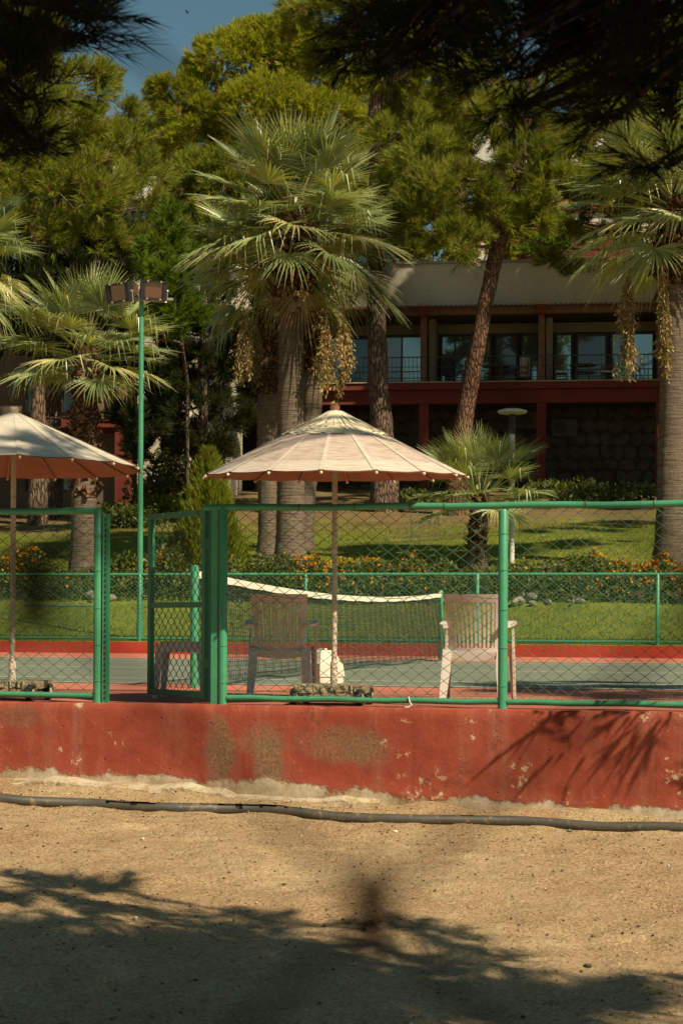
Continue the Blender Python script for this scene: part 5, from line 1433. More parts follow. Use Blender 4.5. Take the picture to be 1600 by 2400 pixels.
part('ceiling', local_box((U0, -0.25, Z(12.0)), (U1, 2.1, Z(12.19))), M['dark_int'], bld)
part('eave_beam', local_box((U0, -0.42, Z(12.02)), (U1, -0.26, Z(12.22))), M['wood'], bld)
roof = part('eave_roof', MB().add([(U0, -0.55, Z(12.24)), (U1, -0.55, Z(12.24)), (U1, 0.55, Z(12.50)), (U0, 0.55, Z(12.50)), (U0, -0.55, Z(12.20)), (U1, -0.55, Z(12.20)), (U1, 0.55, Z(12.205)), (U0, 0.55, Z(12.205))], [(0, 1, 2, 3), (7, 6, 5, 4), (0, 4, 5, 1), (1, 5, 6, 2), (2, 6, 7, 3), (3, 7, 4, 0)]), M['tile'], bld)
u = -9.0
while u < 8.6:
    o = new_obj('roof_tile', TILE, roof); o.location = (u, -0.62, Z(12.255)); u += 0.185
part('balcony_slab', local_box((U0, -0.30, Z(9.26)), (U1, 2.2, Z(9.50))), M['b_red'], bld)
part('balcony_nosing', local_box((U0, -0.36, Z(9.505)), (U1, 0.0, Z(9.545))), M['concrete'], bld)
part('beam', local_box((U0, -0.05, Z(8.75)), (U1, 0.28, Z(9.255))), M['b_red'], bld)
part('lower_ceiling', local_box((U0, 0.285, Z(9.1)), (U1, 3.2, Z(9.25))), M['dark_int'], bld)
COLS = [-12.2, -7.80, -3.35, 1.03, 5.4, 9.8]
for c in COLS:
    part('pillar', local_box((c - 0.17, -0.02, Z(4.6)), (c + 0.17, 0.25, Z(8.745))), M['b_red'], bld)
    part('column', local_box((c - 0.12, -0.2, Z(9.55)), (c + 0.12, 0.0, Z(12.0))), M['wood'], bld)
    bk_ = part('bracket', local_box((c - 0.16, -0.72, Z(11.95)), (c + 0.16, -0.43, Z(12.30))), M['b_red'], bld)
    part('bracket_cap', local_box((c - 0.19, -0.76, Z(12.305)), (c + 0.19, -0.40, Z(12.40))), M['concrete'], bk_)
    part('partition', local_box((c + 0.16, 0.35, Z(9.55)), (c + 0.40, 1.85, Z(11.98))), M['shaded_cream_wall'], bld)
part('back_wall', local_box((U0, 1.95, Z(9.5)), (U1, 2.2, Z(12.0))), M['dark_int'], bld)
part('lintel', local_box((U0, 1.70, Z(11.62)), (U1, 1.94, Z(11.99))), M['shaded_cream_wall'], bld)
for i, c in enumerate(COLS[:-1]):
    e = COLS[i + 1]
    if i % 2 == 1:
        window(bld, c + 0.45, c + 1.15, Z(9.55), Z(11.6), 1.83, [(1, 'glass')])
        window(bld, c + 2.55, e - 0.15, Z(9.55), Z(11.6), 1.83, [(1.05, 'curtain_glass'), (1, 'glass')])
        window(bld, c + 1.25, c + 2.45, Z(9.55), Z(11.55), 1.83, [(1, 'dark_glass')])
    else:
        window(bld, c + 0.47, c + 2.45, Z(9.55), Z(11.6), 1.83, [(0.55, 'glass'), (1.45, 'glass')])
        window(bld, c + 2.55, c + 3.45, Z(9.55), Z(11.6), 1.83, [(1, 'dark_glass')])
        window(bld, c + 3.55, e - 0.12, Z(9.55), Z(11.6), 1.83, [(1, 'glass')])
mb = MB(); mb.box2((U0, -0.22, Z(10.46)), (U1, -0.18, Z(10.50))); rl = part('handrail', mb, M['b_rail'], bld)
part('lower_rail', local_box((U0, -0.215, Z(9.68)), (U1, -0.185, Z(9.71))), M['b_rail'], bld)
part('mid_rail', local_box((U0, -0.213, Z(10.10)), (U1, -0.187, Z(10.125))), M['b_rail'], bld)
mb = MB(); u = U0 + 0.1
while u < U1: mb.box2((u, -0.21, Z(9.56)), (u + 0.018, -0.192, Z(10.46))); u += 0.155
part('balusters', mb, M['b_rail'], bld, 'stuff')
# stone retaining wall under the balcony, with stones one by one
part('stone_backing', local_box((U0, 3.0, Z(3.8)), (U1, 3.6, Z(9.1))), M['mortar'], bld)
SMS = []
for k in range(6):
    me = rock_mesh(80 + k, 1.0, 0.35, 0.85); me.materials.append(M['stone_dark']); SMS.append(me)
pr = random.Random(9); z = 5.0
cnt = 0
while z < 8.6:
    rh = 0.42 + 0.12 * pr.random(); u = -8.2 + pr.random() * 0.3
    while u < 8.2 and cnt < 295:
        w_ = 0.42 + 0.32 * pr.random()
        o = new_obj('stone', SMS[pr.randrange(6)], bld); o.location = (u + w_ / 2, 2.98, Z(z + rh / 2)); o.scale = (w_ * 0.60, 0.26, rh * 0.64); o.rotation_euler = (0, (pr.random() - 0.5) * 0.5, 0)
        u += w_; cnt += 1
    z += rh
for (px, py, lab) in ((1240, 985, 'grey air conditioner outdoor unit behind the garden lamp, left of the red pillar'), (1322, 1003, 'grey air conditioner outdoor unit on the stone wall right of the red pillar')):
    p = at_d(px, py, 72.6); a = thing('air_conditioner', tuple(p), lab, 'air conditioner', None, BROT)
    part('casing', MB().box((0, 0, 0), (0.95, 0.35, 0.62)), M['ac'], a)
    mb = MB(); mb.tube([(-0.15, -0.176, 0), (-0.15, -0.20, 0)], 0.25, 20); part('fan_grille', mb, M['black'], a)
    part('bracket', MB().box((0, 0.15, -0.34), (0.8, 0.6, 0.05)), M['black'], a)
# balcony furniture
def bpt(u, y, z=9.51):
    c, s = math.cos(BROT), math.sin(BROT); return (O[0] + c * u - s * y, O[1] + s * u + c * y, z)
def wood_chair(lab, u, y, rz):
    t = thing('balcony_chair', bpt(u, y), lab, 'chair', None, BROT + rz)
    part('seat', MB().box((0, 0, 0.45), (0.46, 0.44, 0.06)), M['raffia'] if 'cushion' in lab else M['wood'], t)
    for sx in (-1, 1):
        for sy in (-1, 1):
            part('leg', MB().box((sx * 0.20, sy * 0.19, 0.21), (0.045, 0.045, 0.42)), M['wood'], t)
        part('back_post', MB().box((sx * 0.20, 0.215, 0.70), (0.045, 0.04, 0.48)), M['wood'], t)
        part('armrest', MB().box((sx * 0.225, 0.0, 0.64), (0.05, 0.42, 0.035)), M['wood'], t)
    for k in range(3): part('back_slat', MB().box((0, 0.215, 0.62 + k * 0.12), (0.35, 0.02, 0.06)), M['wood'], t)
    return t
def btable(lab, u, y):
    t = thing('balcony_table', bpt(u, y), lab, 'table', None, BROT)
    part('table_top', MB().lathe((0, 0, 0), [(0.5, 0.70), (0.52, 0.715), (0.5, 0.735)], 20), M['wood'], t)
    for k in range(4): part('leg', MB().tube([(0.38 * math.cos(k * 1.571 + .78), 0.38 * math.sin(k * 1.571 + .78), 0), (0.3 * math.cos(k * 1.571 + .78), 0.3 * math.sin(k * 1.571 + .78), 0.70)], 0.028, 6), M['wood'], t)
btable('round dark table on the balcony in front of the wide reflecting window', 2.55, 0.75)
wood_chair('cushioned wooden chair left of the balcony table, under the wide window', 1.75, 0.7, R(90))
wood_chair('cushioned wooden chair right of the balcony table, under the wide window', 3.45, 0.75, R(-90))
btable('dark balcony table right of the leaning pine trunk', -0.70, 0.85)
wood_chair('wooden chair beside the leaning pine trunk on the balcony', -1.6, 0.8, R(80))
wood_chair('wooden balcony chair with a pale towel over it', 0.25, 0.75, R(-75))
tw = thing('towel', bpt(0.40, 0.62, 9.95), 'pale pink towel hanging over a balcony chair', 'towel', None, BROT)
mb = MB(); 
for i in range(6): mb.box((-0.16 + 0.064 * i, 0.012 * math.sin(i * 1.9), 0.22), (0.066, 0.03, 0.72 + 0.03 * math.sin(i)), rz=0.3 * math.sin(i * 2))
part('cloth', mb, M['towel'], tw)
for k in range(3):
    p = bpt(-3.0 + k * 0.02, 0.7, 9.51 + k * 0.11)
sc_ = thing('stacked_chairs', bpt(-2.55, 0.8), 'stack of pale chairs on the balcony left of the leaning pine', 'chairs', None, BROT)
for k in range(4):
    part('chair_shell', MB().box((0, 0, 0.42 + k * 0.09), (0.44, 0.42, 0.03)).box((0, 0.2, 0.72 + k * 0.09), (0.42, 0.03, 0.5)), M['ac'], sc_)
for sx in (-1, 1):
    for sy in (-1, 1): part('leg', MB().box((sx * 0.2, sy * 0.19, 0.2), (0.035, 0.035, 0.4)), M['ac'], sc_)
dr = thing('drying_rack', bpt(5.05 - 0.6, 0.55), 'thin wire clothes rack on the balcony near the fruit bunches', 'clothes rack', None, BROT)
mb = MB()
for s in (-1, 1): mb.tube([(-0.1, s * 0.3, 0), (0.3, s * 0.3, 0.95), (0.9, s * 0.3, 1.25)], 0.012, 5); mb.tube([(0.6, s * 0.3, 0), (0.2, s * 0.3, 0.95), (-0.5, s * 0.3, 1.3)], 0.012, 5)
part('legs', mb, M['steel'], dr)
mb = MB()
for k in range(7): mb.tube([(-0.5 + k * 0.11, -0.3, 1.3 - k * 0.05), (-0.5 + k * 0.11, 0.3, 1.3 - k * 0.05)], 0.008, 4); mb.tube([(0.3 + k * 0.1, -0.3, 0.95 + k * 0.05), (0.3 + k * 0.1, 0.3, 0.95 + k * 0.05)], 0.008, 4)
part('bars', mb, M['steel'], dr)

# left building, mostly in shade behind the palms
OL = at_d(240, 1455, 64.0)
bl = thing('shaded_building', (OL[0], OL[1], BZ - 0.4), 'shaded building with red pillar and white end wall behind the left palm', 'building', None, BROT)
Z2 = lambda z: z - (BZ - 0.4)
part('wall', local_box((-9, 2.0, Z2(4.2)), (0.9, 8, Z2(12.2))), plain('shaded_render', (0.16, 0.12, 0.085), 0.9, 0.12, 1.0, 0.15, 0.01, 0.1), bl)  # wall darkened, the shade behind the palms put into its colour
part('end_wall', local_box((1.0, 0.8, Z2(4.8)), (3.35, 8, Z2(12.4))), M['cream_wall'], bl)
part('red_base', local_box((1.02, 0.78, Z2(4.3)), (3.33, 0.795, Z2(5.3))), M['b_red'], bl)
part('balcony_slab', local_box((-9, -0.1, Z2(7.15)), (0.98, 2.0, Z2(7.42))), M['b_red'], bl)
part('roof_slab', local_box((-9, -0.2, Z2(11.8)), (0.98, 1.99, Z2(12.15))), M['b_red'], bl)
part('parapet', local_box((-9, -0.22, Z2(12.155)), (0.98, 0.1, Z2(12.6))), M['cream_wall'], bl)
for u in (-8.0, -4.0, 0.65):
    part('pillar', local_box((u - 0.24, 0.0, Z2(4.0)), (u + 0.24, 0.45, Z2(7.145))), M['b_red'], bl)
    part('column', local_box((u - 0.12, 0.0, Z2(7.425)), (u + 0.12, 0.24, Z2(11.795))), M['wood'], bl)
for u in (-7.2, -3.3, -2.0):
    window(bl, u, u + 1.2, Z2(7.9), Z2(9.6), 1.92, [(1, 'dark_glass'), (1, 'curtain_glass')])
    window(bl, u, u + 1.2, Z2(5.1), Z2(6.6), 1.92, [(1, 'dark_glass'), (1, 'dark_glass')])
window(bl, 1.5, 2.5, Z2(8.0), Z2(9.5), 0.76, [(1, 'dark_glass'), (1, 'glass')], 'white_wall')
part('drain_pipe', MB().tube([(2.85, 0.72, Z2(4.8)), (2.85, 0.72, Z2(12.2))], 0.07, 8), M['white_wall'], bl)
# upper white buildings on the hill
def upper(lab, px0, px1, pyt, pyb, D, nwin, redband):
    a = at_d(px0, pyt, D); b_ = at_d(px1, pyt, D); zt_ = float(a[2]); zb_ = float(at_d(px0, pyb, D)[2])
    t = thing('hillside_building', (a[0], a[1], zb_), lab, 'building', None, R(8)); W = float(np.linalg.norm(b_ - a))
    part('wall', local_box((0, 0.5, -6), (W, 9, zt_ - zb_ - 1.6)), M['cream_wall' if nwin != 4 else 'dark_int'], t)
    part('parapet', local_box((-0.3, -0.5, zt_ - zb_ - 1.595), (W + 0.3, 9.1, zt_ - zb_)), M['white_wall' if nwin != 4 else 'b_red'], t)
    part('red_band', local_box((-0.1, 0.30, -1.6), (W + 0.1, 0.495, -0.7)), M['b_red'], t)
    for k in range(nwin):
        u = W * (k + 0.2) / nwin; window(t, u, u + W * 0.5 / nwin, -0.5, zt_ - zb_ - 2.0, 0.44, [(1, 'dark_glass'), (1, 'glass')])
    return t
upper('white hillside building glimpsed through the pines at the upper right', 1120, 1640, 322, 425, 98, 5, True)
upper('white hillside building glimpsed above the left palms', 285, 580, 395, 490, 92, 3, True)
upper('low pink-roofed hillside block behind the pines near the right palm', 1180, 1460, 535, 600, 88, 4, True)

# ================================================================== PINES
def cl(px, py, rpx, D, fl=0.85): 
    r = rpx / FOC * D; return (at_d(px, py, D), (r, r, r * fl))
def tp(px, py, D, wpx): return (at_d(px, py, D), wpx / 2 / FOC * D)
def CL(lst, D): return [cl(a, b, c, D + d) for (a, b, c, d) in lst]
# grey trunk behind the umbrella, right of centre
D = 60.0; tb = lawn_pt(905, 1188, D)
pine('tall pine with grey furrowed trunk rising right behind the central umbrella', tb,
     [((tb[0], tb[1], tb[2] - 0.3), 0.60), tp(900, 1100, D, 58), tp(886, 900, D, 46), tp(880, 700, D, 42), tp(880, 500, D, 38), tp(884, 330, D, 34), tp(876, 280, D, 32), tp(890, 150, D, 28), tp(900, 20, D, 22), tp(905, -90, D, 12)],
     CL([(770, 60, 85, 1), (705, 25, 60, 2), (860, 20, 80, -1), (980, 40, 95, 0), (1060, 120, 85, 1), (960, 170, 80, -1), (1010, 250, 95, 1), (940, 330, 70, -1), (1090, 230, 70, 2), (800, 150, 70, 2), (1120, 60, 70, 3), (930, -60, 90, 0), (960, 440, 65, 1), (820, -70, 90, 1)], D), seed=51, dens=22)
# leaning reddish trunk before the building
D = 58.0; tb = lawn_pt(1062, 1175, D)
pine('leaning pine with reddish bark in front of the balcony building', tb,
     [((tb[0], tb[1], tb[2] - 0.3), 0.42), tp(1085, 1000, D, 42), tp(1110, 850, D, 40), tp(1140, 700, D, 36), tp(1165, 580, D, 36), tp(1195, 480, D, 34), tp(1212, 390, D, 28), tp(1235, 280, D, 20), tp(1240, 150, D, 12)],
     CL([(1000, 400, 85, 0), (1060, 480, 95, -1), (985, 540, 85, -1), (1120, 390, 80, 1), (1075, 590, 65, -2), (1240, 400, 75, -1), (1310, 470, 85, -1), (1180, 300, 85, 0), (1330, 370, 80, 1), (1260, 330, 60, 2), (1140, 510, 55, -1), (1240, 520, 55, -1), (1300, 250, 90, 1), (1400, 330, 70, 2), (1390, 430, 55, 1), (1130, 200, 70, 1), (950, 470, 60, 0)], D), bark='pine_bark_red', seed=52, dens=21)
# hanging sprays in front of the parapet
D = 55.0
pine('broad pine filling the left side above the palms', lawn_pt(120, 1180, 60), [((*lawn_pt(120, 1180, 60)[:2], lawn_pt(120, 1180, 60)[2] - .3), 0.4), tp(120, 800, 60, 45), tp(130, 400, 60, 34), tp(120, 100, 60, 14)],
     CL([(50, 110, 100, 1), (30, 240, 115, 0), (160, 215, 95, 1), (262, 285, 60, 2), (318, 268, 26, 3), (120, 340, 115, -1), (250, 390, 100, 0), (40, 420, 110, -2), (180, 480, 110, -2), (300, 500, 85, -1), (60, 560, 95, -2), (200, 590, 80, -2), (320, 600, 50, -1), (340, 420, 50, 0), (-40, 330, 90, -1), (220, 190, 45, 3), (270, 200, 30, 3)], 60.0), seed=53, dens=21)
D = 80.0
pine('big round-topped stone pine with sunny yellow-green crown in the middle distance', lawn_pt(600, 1150, D), [((*lawn_pt(600, 1150, D)[:2], 5.5), 0.5), tp(600, 600, D, 40), tp(600, 350, D, 26)],
     CL([(450, 270, 100, 0), (545, 180, 105, 0), (650, 150, 110, 0), (760, 190, 110, 0), (840, 240, 90, 1), (390, 310, 65, 1), (500, 320, 95, -2), (620, 290, 110, -3), (740, 310, 100, -3), (440, 370, 75, -2), (560, 400, 80, -3), (690, 400, 80, -2), (600, 120, 70, 1), (690, 105, 60, 1)], D), mat='needle_gold', seed=54, dens=22, tl=0.22, tw=0.040, hollow=0.80, sub=0.22)
D = 52.0
pine('young bright green pine between the left palm and the central palms', lawn_pt(400, 1180, D), [((*lawn_pt(440, 1180, D + 3)[:2], 3.0), 0.05), tp(440, 900, D + 3, 8), tp(420, 760, D + 1.5, 7), tp(398, 520, D, 3)],
     CL([(400, 505, 22, 0), (396, 550, 36, 0), (375, 600, 40, 0), (428, 605, 40, 0), (365, 650, 40, -1), (405, 650, 48, 0), (440, 670, 42, 0), (385, 710, 55, 0), (430, 740, 55, 0), (370, 790, 55, 0)], D), mat='needle_fresh', seed=55, dens=30, tl=0.20, tw=0.03)
D = 56.0
pine('dark slender conifer in shade between the floodlight pole and the central palms', lawn_pt(478, 1180, D), [((*lawn_pt(478, 1180, D)[:2], 3.3), 0.17), tp(476, 900, D, 20), tp(474, 640, D, 8)],
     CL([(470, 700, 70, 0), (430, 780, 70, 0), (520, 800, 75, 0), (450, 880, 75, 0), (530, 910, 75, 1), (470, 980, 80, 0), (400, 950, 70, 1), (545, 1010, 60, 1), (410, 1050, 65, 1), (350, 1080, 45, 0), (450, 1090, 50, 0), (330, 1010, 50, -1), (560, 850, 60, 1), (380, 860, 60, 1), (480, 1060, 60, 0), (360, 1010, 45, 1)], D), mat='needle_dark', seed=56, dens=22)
# further pines that close the background
for (lab, D, lst, mt_, sd_, tr) in (
    ('pine crown behind the right palm at the upper right edge', 64.0, [(1480, 120, 110, 0), (1570, 200, 110, -1), (1420, 230, 90, 0), (1500, 300, 105, -2), (1610, 330, 100, -2), (1540, 60, 100, 1), (1400, 120, 80, 1), (1340, 40, 90, 2), (1590, 450, 95, -2), (1500, 430, 85, -1), (1680, 250, 130, 0), (1700, 430, 120, 0), (1680, 580, 100, 0)], 'needle', 57, 1700),
    ('pine standing right of the leaning pine above the cream parapet', 67.0, [(1360, 490, 85, 0), (1270, 530, 65, 0), (1430, 510, 75, 0), (1470, 440, 85, 0), (1190, 530, 60, 0), (1540, 510, 80, 0), (1430, 380, 80, -1), (1290, 615, 26, -1), (1345, 640, 22, -1), (1620, 450, 110, 0), (1640, 560, 90, 0), (1730, 480, 120, 0), (1590, 330, 80, 0), (1680, 300, 130, 0), (1600, 180, 130, -1), (1740, 160, 140, -1), (1800, 340, 140, 0), (1110, 540, 45, 0)], 'needle', 58, 1690),
    ('dense pine behind the central palms', 72.0, [(480, 440, 75, 0), (560, 480, 95, 0), (420, 480, 60, 1), (640, 470, 95, 0), (740, 470, 95, 0), (820, 420, 85, 1), (500, 560, 85, -1), (820, 540, 80, 0), (900, 560, 70, 0), (430, 560, 60, 0), (900, 470, 70, 0), (600, 590, 80, 0)], 'needle', 59, 620),
    ('dark pine low behind the left palm', 58.0, [(60, 700, 95, 0), (180, 680, 85, 0), (-20, 800, 100, 0), (290, 700, 85, 1), (330, 800, 75, 0), (60, 830, 75, 0), (340, 900, 65, 0), (250, 620, 75, 1), (330, 640, 60, 1), (380, 1010, 60, 0), (330, 980, 55, 0), (120, 780, 80, 1), (240, 820, 60, 1)], 'needle_dark', 60, 90),
    ('far pine on the hill behind the round-topped pine', 108.0, [(900, 600, 80, -20), (1020, 600, 80, -20), (1140, 590, 80, -20), (1260, 600, 80, -20), (960, 520, 80, -20), (1080, 510, 80, -20), (880, 330, 100, 0), (1000, 330, 100, 0), (780, 300, 80, 0), (1120, 330, 100, 1), (940, 260, 70, 0), (1060, 270, 70, 0), (860, 430, 90, 0), (1000, 450, 100, 0), (1130, 470, 90, 0), (1250, 330, 80, 0)], 'needle', 61, 950),
    ('far pine on the hill at the left behind the broad pine', 104.0, [(180, 580, 110, -20), (330, 600, 90, -20), (60, 620, 110, -20), (440, 640, 90, -20), (560, 640, 90, -20), (60, 350, 120, 0), (200, 400, 120, 0), (330, 380, 100, 0), (420, 430, 90, 0), (130, 480, 110, 0), (300, 520, 110, 0), (0, 520, 120, 0)], 'needle', 62, 200),
    ('lime green leafy sapling above the cream parapet', 80.0, [(1300, 570, 38, 0), (1345, 580, 40, 0), (1270, 590, 32, 0)], 'needle_fresh', 63, 1310)):
    tb = lawn_pt(tr, 1150, D); tb[2] = hz(tb[0], tb[1])
    top_ = min(l[1] for l in lst)
    pine(lab, tb, [((tb[0], tb[1], tb[2] - 0.4), 0.35), tp(tr, 0.5 * top_ + 0.5 * 1000, D, 26), tp(tr, top_ + 60, D, 8)], CL(lst, D), mat=mt_, seed=sd_, dens=15 if D < 90 else 9, tl=0.32, tw=0.050 if D < 90 else 0.07)
# unseen pines added on the right to cast shade over the building and the lawn edge
srcs = [o for o in bpy.data.objects if o.name.startswith('pine_tree') and o.parent is None]
wide = next(o for o in srcs if 'broad pine' in o['label'])
for (px, D, sc, rz_, lab) in ((2150, 60, 1.0, 0.6, 'first added pine out of view to the right of the balcony building'), (2300, 52, 1.0, 2.0, 'second added pine out of view to the right, nearer the lawn'), (2000, 68, 0.95, 3.9, 'third added pine out of view to the right beside the building')):
    c = copy_tree(wide); p = lawn_pt(px, 1200, D); c.location = (p[0], p[1], p[2]); c.rotation_euler = (0, 0, rz_); c.scale = (sc, sc, sc); c['label'] = lab

tgts = [(1290, 1270, 46.5, 0.8), (1410, 1255, 47, 0.9), (1480, 1205, 53, 1.2), (1340, 1215, 51, 0.9)]  # lawn spots that the added crown clumps are placed to shade
tb = lawn_pt(2350, 1400, 34); tb[2] = 0.3
pine('added tall pine out of view right of the far court fence', tb, [((tb[0], tb[1], -0.2), 0.5), ((tb[0] - 0.5, tb[1], 9), 0.38), ((tb[0] - 2.0, tb[1] + 0.5, 18), 0.22), ((tb[0] - 3.5, tb[1] + 1, 24), 0.08)],
     [(lawn_pt(px, py, D_) + L * 26, (r, r, r * 0.6)) for (px, py, D_, r) in tgts], mat='needle', seed=66, dens=22, tl=0.32, tw=0.05, nn=13)
bush('added tall dark shrub before the shaded building between floodlight pole and cypress', lawn_pt(405, 1170, 60), (1.7, 1.0, 2.3), 4200, 38, 0.2)  # shrub added to darken the pale wall where shade lies

# ================================================================== NEAR PINES BY THE CAMERA (dark boughs at the top, shade on the sand)
def near_clumps(lst, D): return [cl(a, b, c, D + d, 0.8) for (a, b, c, d) in lst]
def near_pine(label, base, trunk, boughs, shade, seed, fine=(0.085, 0.0042), thin=None):
    t = pine(label, base, trunk, shade, mat='needle_shaded', bark='dark_bark', seed=seed, dens=36, tl=0.20, tw=0.022, nn=16, twig=0.3, branches=True, flat=0.7)
    rng = np.random.default_rng(seed + 5); V = []; T = []; C = []; nv = 0; bm = MB()
    for bi, (c, r, s) in enumerate(boughs):
        sparse = thin is not None and bi >= thin[0]
        cnt = thin[1] if sparse else int(4 * math.pi * np.mean(r) ** 2 * 300) + 6
        p, d, sc = clump_points(c, r, cnt, rng, sub=0.45, nsub=max(4, cnt // 14), hollow=0.25)
        d = norm(d + np.array([0, 0, -0.35])); v, tr, ti = tufts(p, d, rng, thin[2] if sparse else 26, thin[3] if sparse else fine[0], thin[4] if sparse else fine[1], 0.7, 0.18, 0.5 if sparse else 0.15)
        V.append(v); T.append(tr + nv); C.append(ti); nv += len(v)
        bp = bent(s, c, rng, 6, 0.05); kb = 0.16 if thin else 1.0; bm.tube(bp, [(0.022 - 0.0025 * i) * kb for i in range(7)], 6)
        for q in sc[:6]: bm.tube(bent(bp[4 if not thin else 6], q, rng, 3, 0.05), [0.008 * kb, 0.006 * kb, 0.005 * kb, 0.003 * kb], 4)
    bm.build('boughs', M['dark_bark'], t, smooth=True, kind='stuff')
    obj_from('hanging_needles', np_mesh('hanging_needles', np.concatenate(V) - off(t), tris=np.concatenate(T), tint=np.concatenate(C)), M['needle_shaded'], t)
    return t
def gz(x, y): return float(ground_z(np.array(x), np.array(y)))
# right-hand near pine
bA = np.array([3.9, 2.4, gz(3.9, 2.4)])
trA = [((bA[0], bA[1], bA[2] - 0.2), 0.22), ((3.85, 2.45, 1.5), 0.19), ((3.7, 2.6, 3.6), 0.16), ((3.5, 2.7, 6.2), 0.09)]
joinA = np.array([2.8, 3.6, 3.6])
bR = [(1260, 50, 95), (1400, 60, 130), (1550, 40, 110), (1240, 180, 75), (1370, 190, 120), (1500, 220, 90), (1215, 255, 45), (1595, 300, 80), (1560, 395, 48), (1330, 130, 85), (1440, 280, 45), (1190, 110, 45), (1600, 180, 80)]
bM = [(868, 30, 50), (905, 95, 52), (970, 60, 80), (1040, 40, 80), (1110, 20, 70), (930, 150, 45), (1010, 110, 60), (880, 160, 30)]
boughA = [(*cl(a, b, c, 4.9 + 0.3 * math.sin(i * 2.1), 0.8), joinA) for i, (a, b, c) in enumerate(bR)] + [(*cl(a, b, c, 5.1 + 0.3 * math.sin(i * 1.7), 0.8), np.array([1.4, 3.6, 3.6])) for i, (a, b, c) in enumerate(bM)]
shadeA = [(np.array(c), r) for c, r in (((3.2, 3.0, 5.0), (1.1, 1.1, .7)), ((2.2, 3.3, 4.7), (1.0, 1.0, .6)), ((4.2, 2.2, 5.4), (1.1, 1.1, .7)), ((1.2, 3.0, 5.1), (.95, .95, .6)), ((2.7, 2.1, 5.9), (1.1, 1.1, .7)), ((4.9, 3.2, 4.9), (.9, .9, .6)), ((0.4, 2.4, 5.5), (.9, .9, .6)), ((1.9, 4.2, 4.3), (.7, .7, .45)), ((3.5, 1.0, 5.6), (1.2, 1.2, .7)), ((1.6, 1.4, 6.1), (1.1, 1.1, .6)), ((5.4, 1.2, 5.6), (1.2, 1.2, .7)))]
shadeA += [(on_ground(px, py) + L * 6.3, (r, r, r * .5)) for (px, py, r) in ((30, 2075, .30), (170, 2095, .26), (290, 2085, .14), (90, 2130, .30), (520, 2165, .22), (600, 2185, .18), (900, 2190, .22), (1060, 2225, .20), (1190, 2260, .16), (10, 2190, .35))]
near_pine('near pine right of the camera whose black boughs hang into the top right', bA, trA, boughA, shadeA, 71)
# left-hand near pine
bB = np.array([-3.6, 2.2, gz(-3.6, 2.2)])
trB = [((bB[0], bB[1], bB[2] - 0.2), 0.20), ((-3.55, 2.25, 1.6), 0.17), ((-3.3, 2.4, 3.6), 0.13), ((-3.0, 2.5, 5.6), 0.07)]
bL = [(30, 30, 110), (150, 20, 95), (195, 40, 50), (90, 120, 85), (175, 100, 45), (25, 190, 70), (120, 165, 36), (25, 300, 60), (90, 345, 32), (10, 370, 45), (55, 240, 36), (215, 8, 38)]
boughB = [(*cl(a, b, c, 4.8 + 0.3 * math.sin(i * 2.3), 0.8), np.array([-3.1, 4.1, 2.9])) for i, (a, b, c) in enumerate(bL)]
shadeB = [(np.array(c), r) for c, r in (((-0.4, 3.2, 4.6), (.9, .9, .5)), ((-1.5, 3.0, 5.0), (.9, .9, .6)), ((-2.6, 2.8, 5.2), (1.0, 1.0, .6)), ((-3.4, 2.2, 5.6), (1.1, 1.1, .7)), ((-2.2, 1.8, 5.9), (1.0, 1.0, .6)), ((0.2, 3.9, 4.1), (.55, .55, .35)))]
near_pine('near pine left of the camera whose black boughs hang into the top left', bB, trB, boughB, shadeB, 72)
# pine right of the frame beside the wall: its boughs throw the dappled shade on wall, rail and chair
bC = np.array([5.4, 10.6, gz(5.4, 10.6)])
trC = [((bC[0], bC[1], bC[2] - 0.2), 0.24), ((5.5, 10.7, 2), 0.20), ((5.9, 11.0, 5), 0.15), ((6.4, 11.4, 9.0), 0.07)]
def tgt(px, py, Y, s): return at_y(px, py, Y) + L * s
shC = [(tgt(px, py, Y, 9.0), (r, r, r * .7)) for (px, py, Y, r) in ((15, 1000, 13.6, .15), (100, 1030, 13.7, .12), (50, 1060, 13.3, .14), (170, 1065, 13.6, .10), (-40, 1050, 13.5, .2), (40, 1200, FY, .28), (90, 1300, FY, .20), (20, 1380, FY, .22))]
shD = [(tgt(px, py, Y, 5.0), np.array(r), np.array([4.9, 10.9, 4.6])) for (px, py, Y, r) in ((1530, 1640, FY, (.20, .08, .03)),)]
shC += [(np.array(c), r) for c, r in (((6.6, 11.6, 8.8), (1.3, 1.3, .9)), ((7.8, 11.0, 8.2), (1.2, 1.2, .8)), ((6.4, 12.4, 9.6), (1.0, 1.0, .7)))]
boughC = [(tgt(px, py, 12.62, 2.3), np.array((r, r, r * .7)), np.array([3.9, 9.9, 3.4])) for (px, py, r) in ((1520, 1668, .11), (1440, 1675, .11), (1375, 1700, .09), (1290, 1690, .07), (1590, 1665, .12), (1340, 1745, .05), (1250, 1715, .04), (1600, 1850, .05), (1490, 1700, .07))]
near_pine('pine standing right of the view beside the red wall', bC, trC, shD + boughC, shC, 73, fine=(0.11, 0.010), thin=(len(shD), 5, 4, 0.15, 0.024))

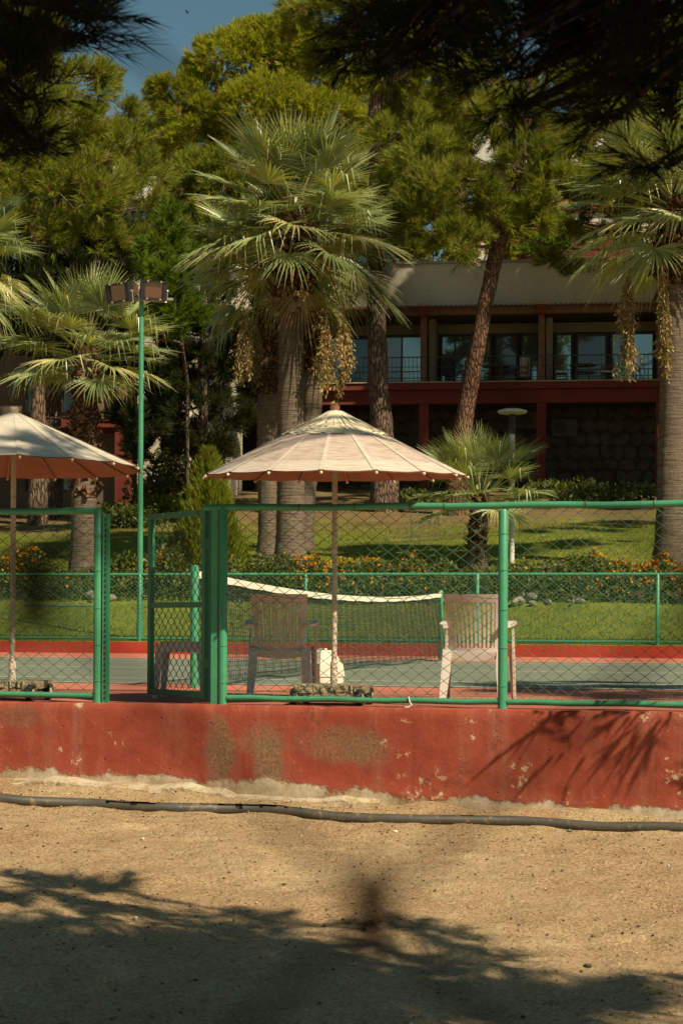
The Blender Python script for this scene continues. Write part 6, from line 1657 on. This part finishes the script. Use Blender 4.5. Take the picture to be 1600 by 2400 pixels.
# unseen pines added around the viewer: they darken the foreground and show in the window panes
nearB = next(o for o in bpy.data.objects if o.parent is None and 'left of the camera' in str(o.get('label')))
for (x, y, rz_, lab) in ((5.5, -3.5, 1.0, 'added pine behind the viewer on the right'), (-4.5, -4.0, 2.6, 'added pine behind the viewer on the left'), (9.0, -1.0, 3.1, 'added pine out of view far right beside the sand'), (-9.0, 0.5, 5.0, 'added pine out of view far left beside the sand'), (-8.5, -8.0, 0.3, 'distant pine added behind the viewer on the left'), (7.5, -10.0, 5.6, 'distant pine added behind the viewer on the right'), (7.2, 3.2, -0.3, 'added pine out of view right of the sand'), (-7.5, 4.5, 2.4, 'added pine out of view left of the sand'), (1.8, -3.4, 0.9, 'added pine close behind the viewer on the right'), (-1.8, -3.8, 3.5, 'added pine close behind the viewer on the left'), (0.5, -7.5, 4.2, 'added pine further behind the viewer')):
    c = copy_tree(nearB); c.location = (x, y, gz(x, y)); c.rotation_euler = (0, 0, rz_); c['label'] = lab

# chain-link fence just before the camera (out of focus)
nd = 0.25
c0 = at_d(868, 2135, nd); uu = np.array([_R0[0], _R0[1], 0]); nnr = np.array([_F[0], _F[1], 0])
dg = 1490 / FOC * nd
nf = thing('chain_link_fence', tuple(c0 - uu * 0 - np.array([0, 0, c0[2] - gz(c0[0], c0[1])])), 'blurred thin wires of a rusty chain-link fence right before the viewer', 'fence')
dgw = dg * 1.06; nW = 26; Wd = nW * dgw; kk = int((c0[2] - gz(c0[0], c0[1])) / (dg)) 
orig = c0 - uu * (dgw * 13) - np.array([0, 0, dg * kk])
v, t = wire_mesh(None, orig, uu, Wd, dg * 22, dgw, dg, 0.0011, nnr, 0.0, 1)
obj_from('wire_mesh', np_mesh('wire_mesh', v - off(nf), tris=t), M['wire_near'], nf, 'stuff')
mb = MB()
for i in range(nW + 1):
    for k in range(44):
        x_ = i * dgw if k % 2 == 0 else (i + 0.5) * dgw
        if x_ <= Wd: q = orig + uu * x_ + np.array([0, 0, k * dg / 2]); mb.lathe((q[0], q[1], q[2]), [(0.0012, -0.007), (0.0029, -0.003), (0.0029, 0.003), (0.0012, 0.007)], 5)
mb.build('wire_twists', M['wire_near'], nf, kind='stuff')
for s in (0.0, Wd):
    p = orig + uu * s; MB().tube([p - np.array([0, 0, 0.3]), p + np.array([0, 0, dg * 22 + 0.05])], 0.02, 10).build('post', M['wire_near'], nf, smooth=True)

# bird in the sky
bp_ = at_d(440, 30, 150.0)
bd = thing('bird', tuple(bp_), 'tiny dark bird gliding in the patch of blue sky', 'bird')
mb = MB(); mb.tube([(-0.16, 0, -0.05), (-0.08, 0, -0.02), (0.0, 0, 0), (0.10, 0, 0.03), (0.15, 0, 0.05)], [0.008, 0.03, 0.045, 0.035, 0.01], 8)
new_obj('body', mb.mesh('body', M['bird'], smooth=True), bd)
for s in (-1, 1):
    mb = MB(); mb.add([(0.05, s * 0.02, 0.02), (-0.07, s * 0.02, -0.01), (-0.12, s * 0.16, 0.10), (0.02, s * 0.20, 0.13), (-0.14, s * 0.34, 0.17), (0.045, s * 0.03, 0.0), (-0.02, s * 0.18, 0.10)], [(0, 1, 2, 3), (3, 2, 4), (5, 6, 2, 1), (6, 4, 2), (0, 3, 6, 5), (3, 4, 6)])
    new_obj('wing', mb.mesh('wing', M['bird']), bd)
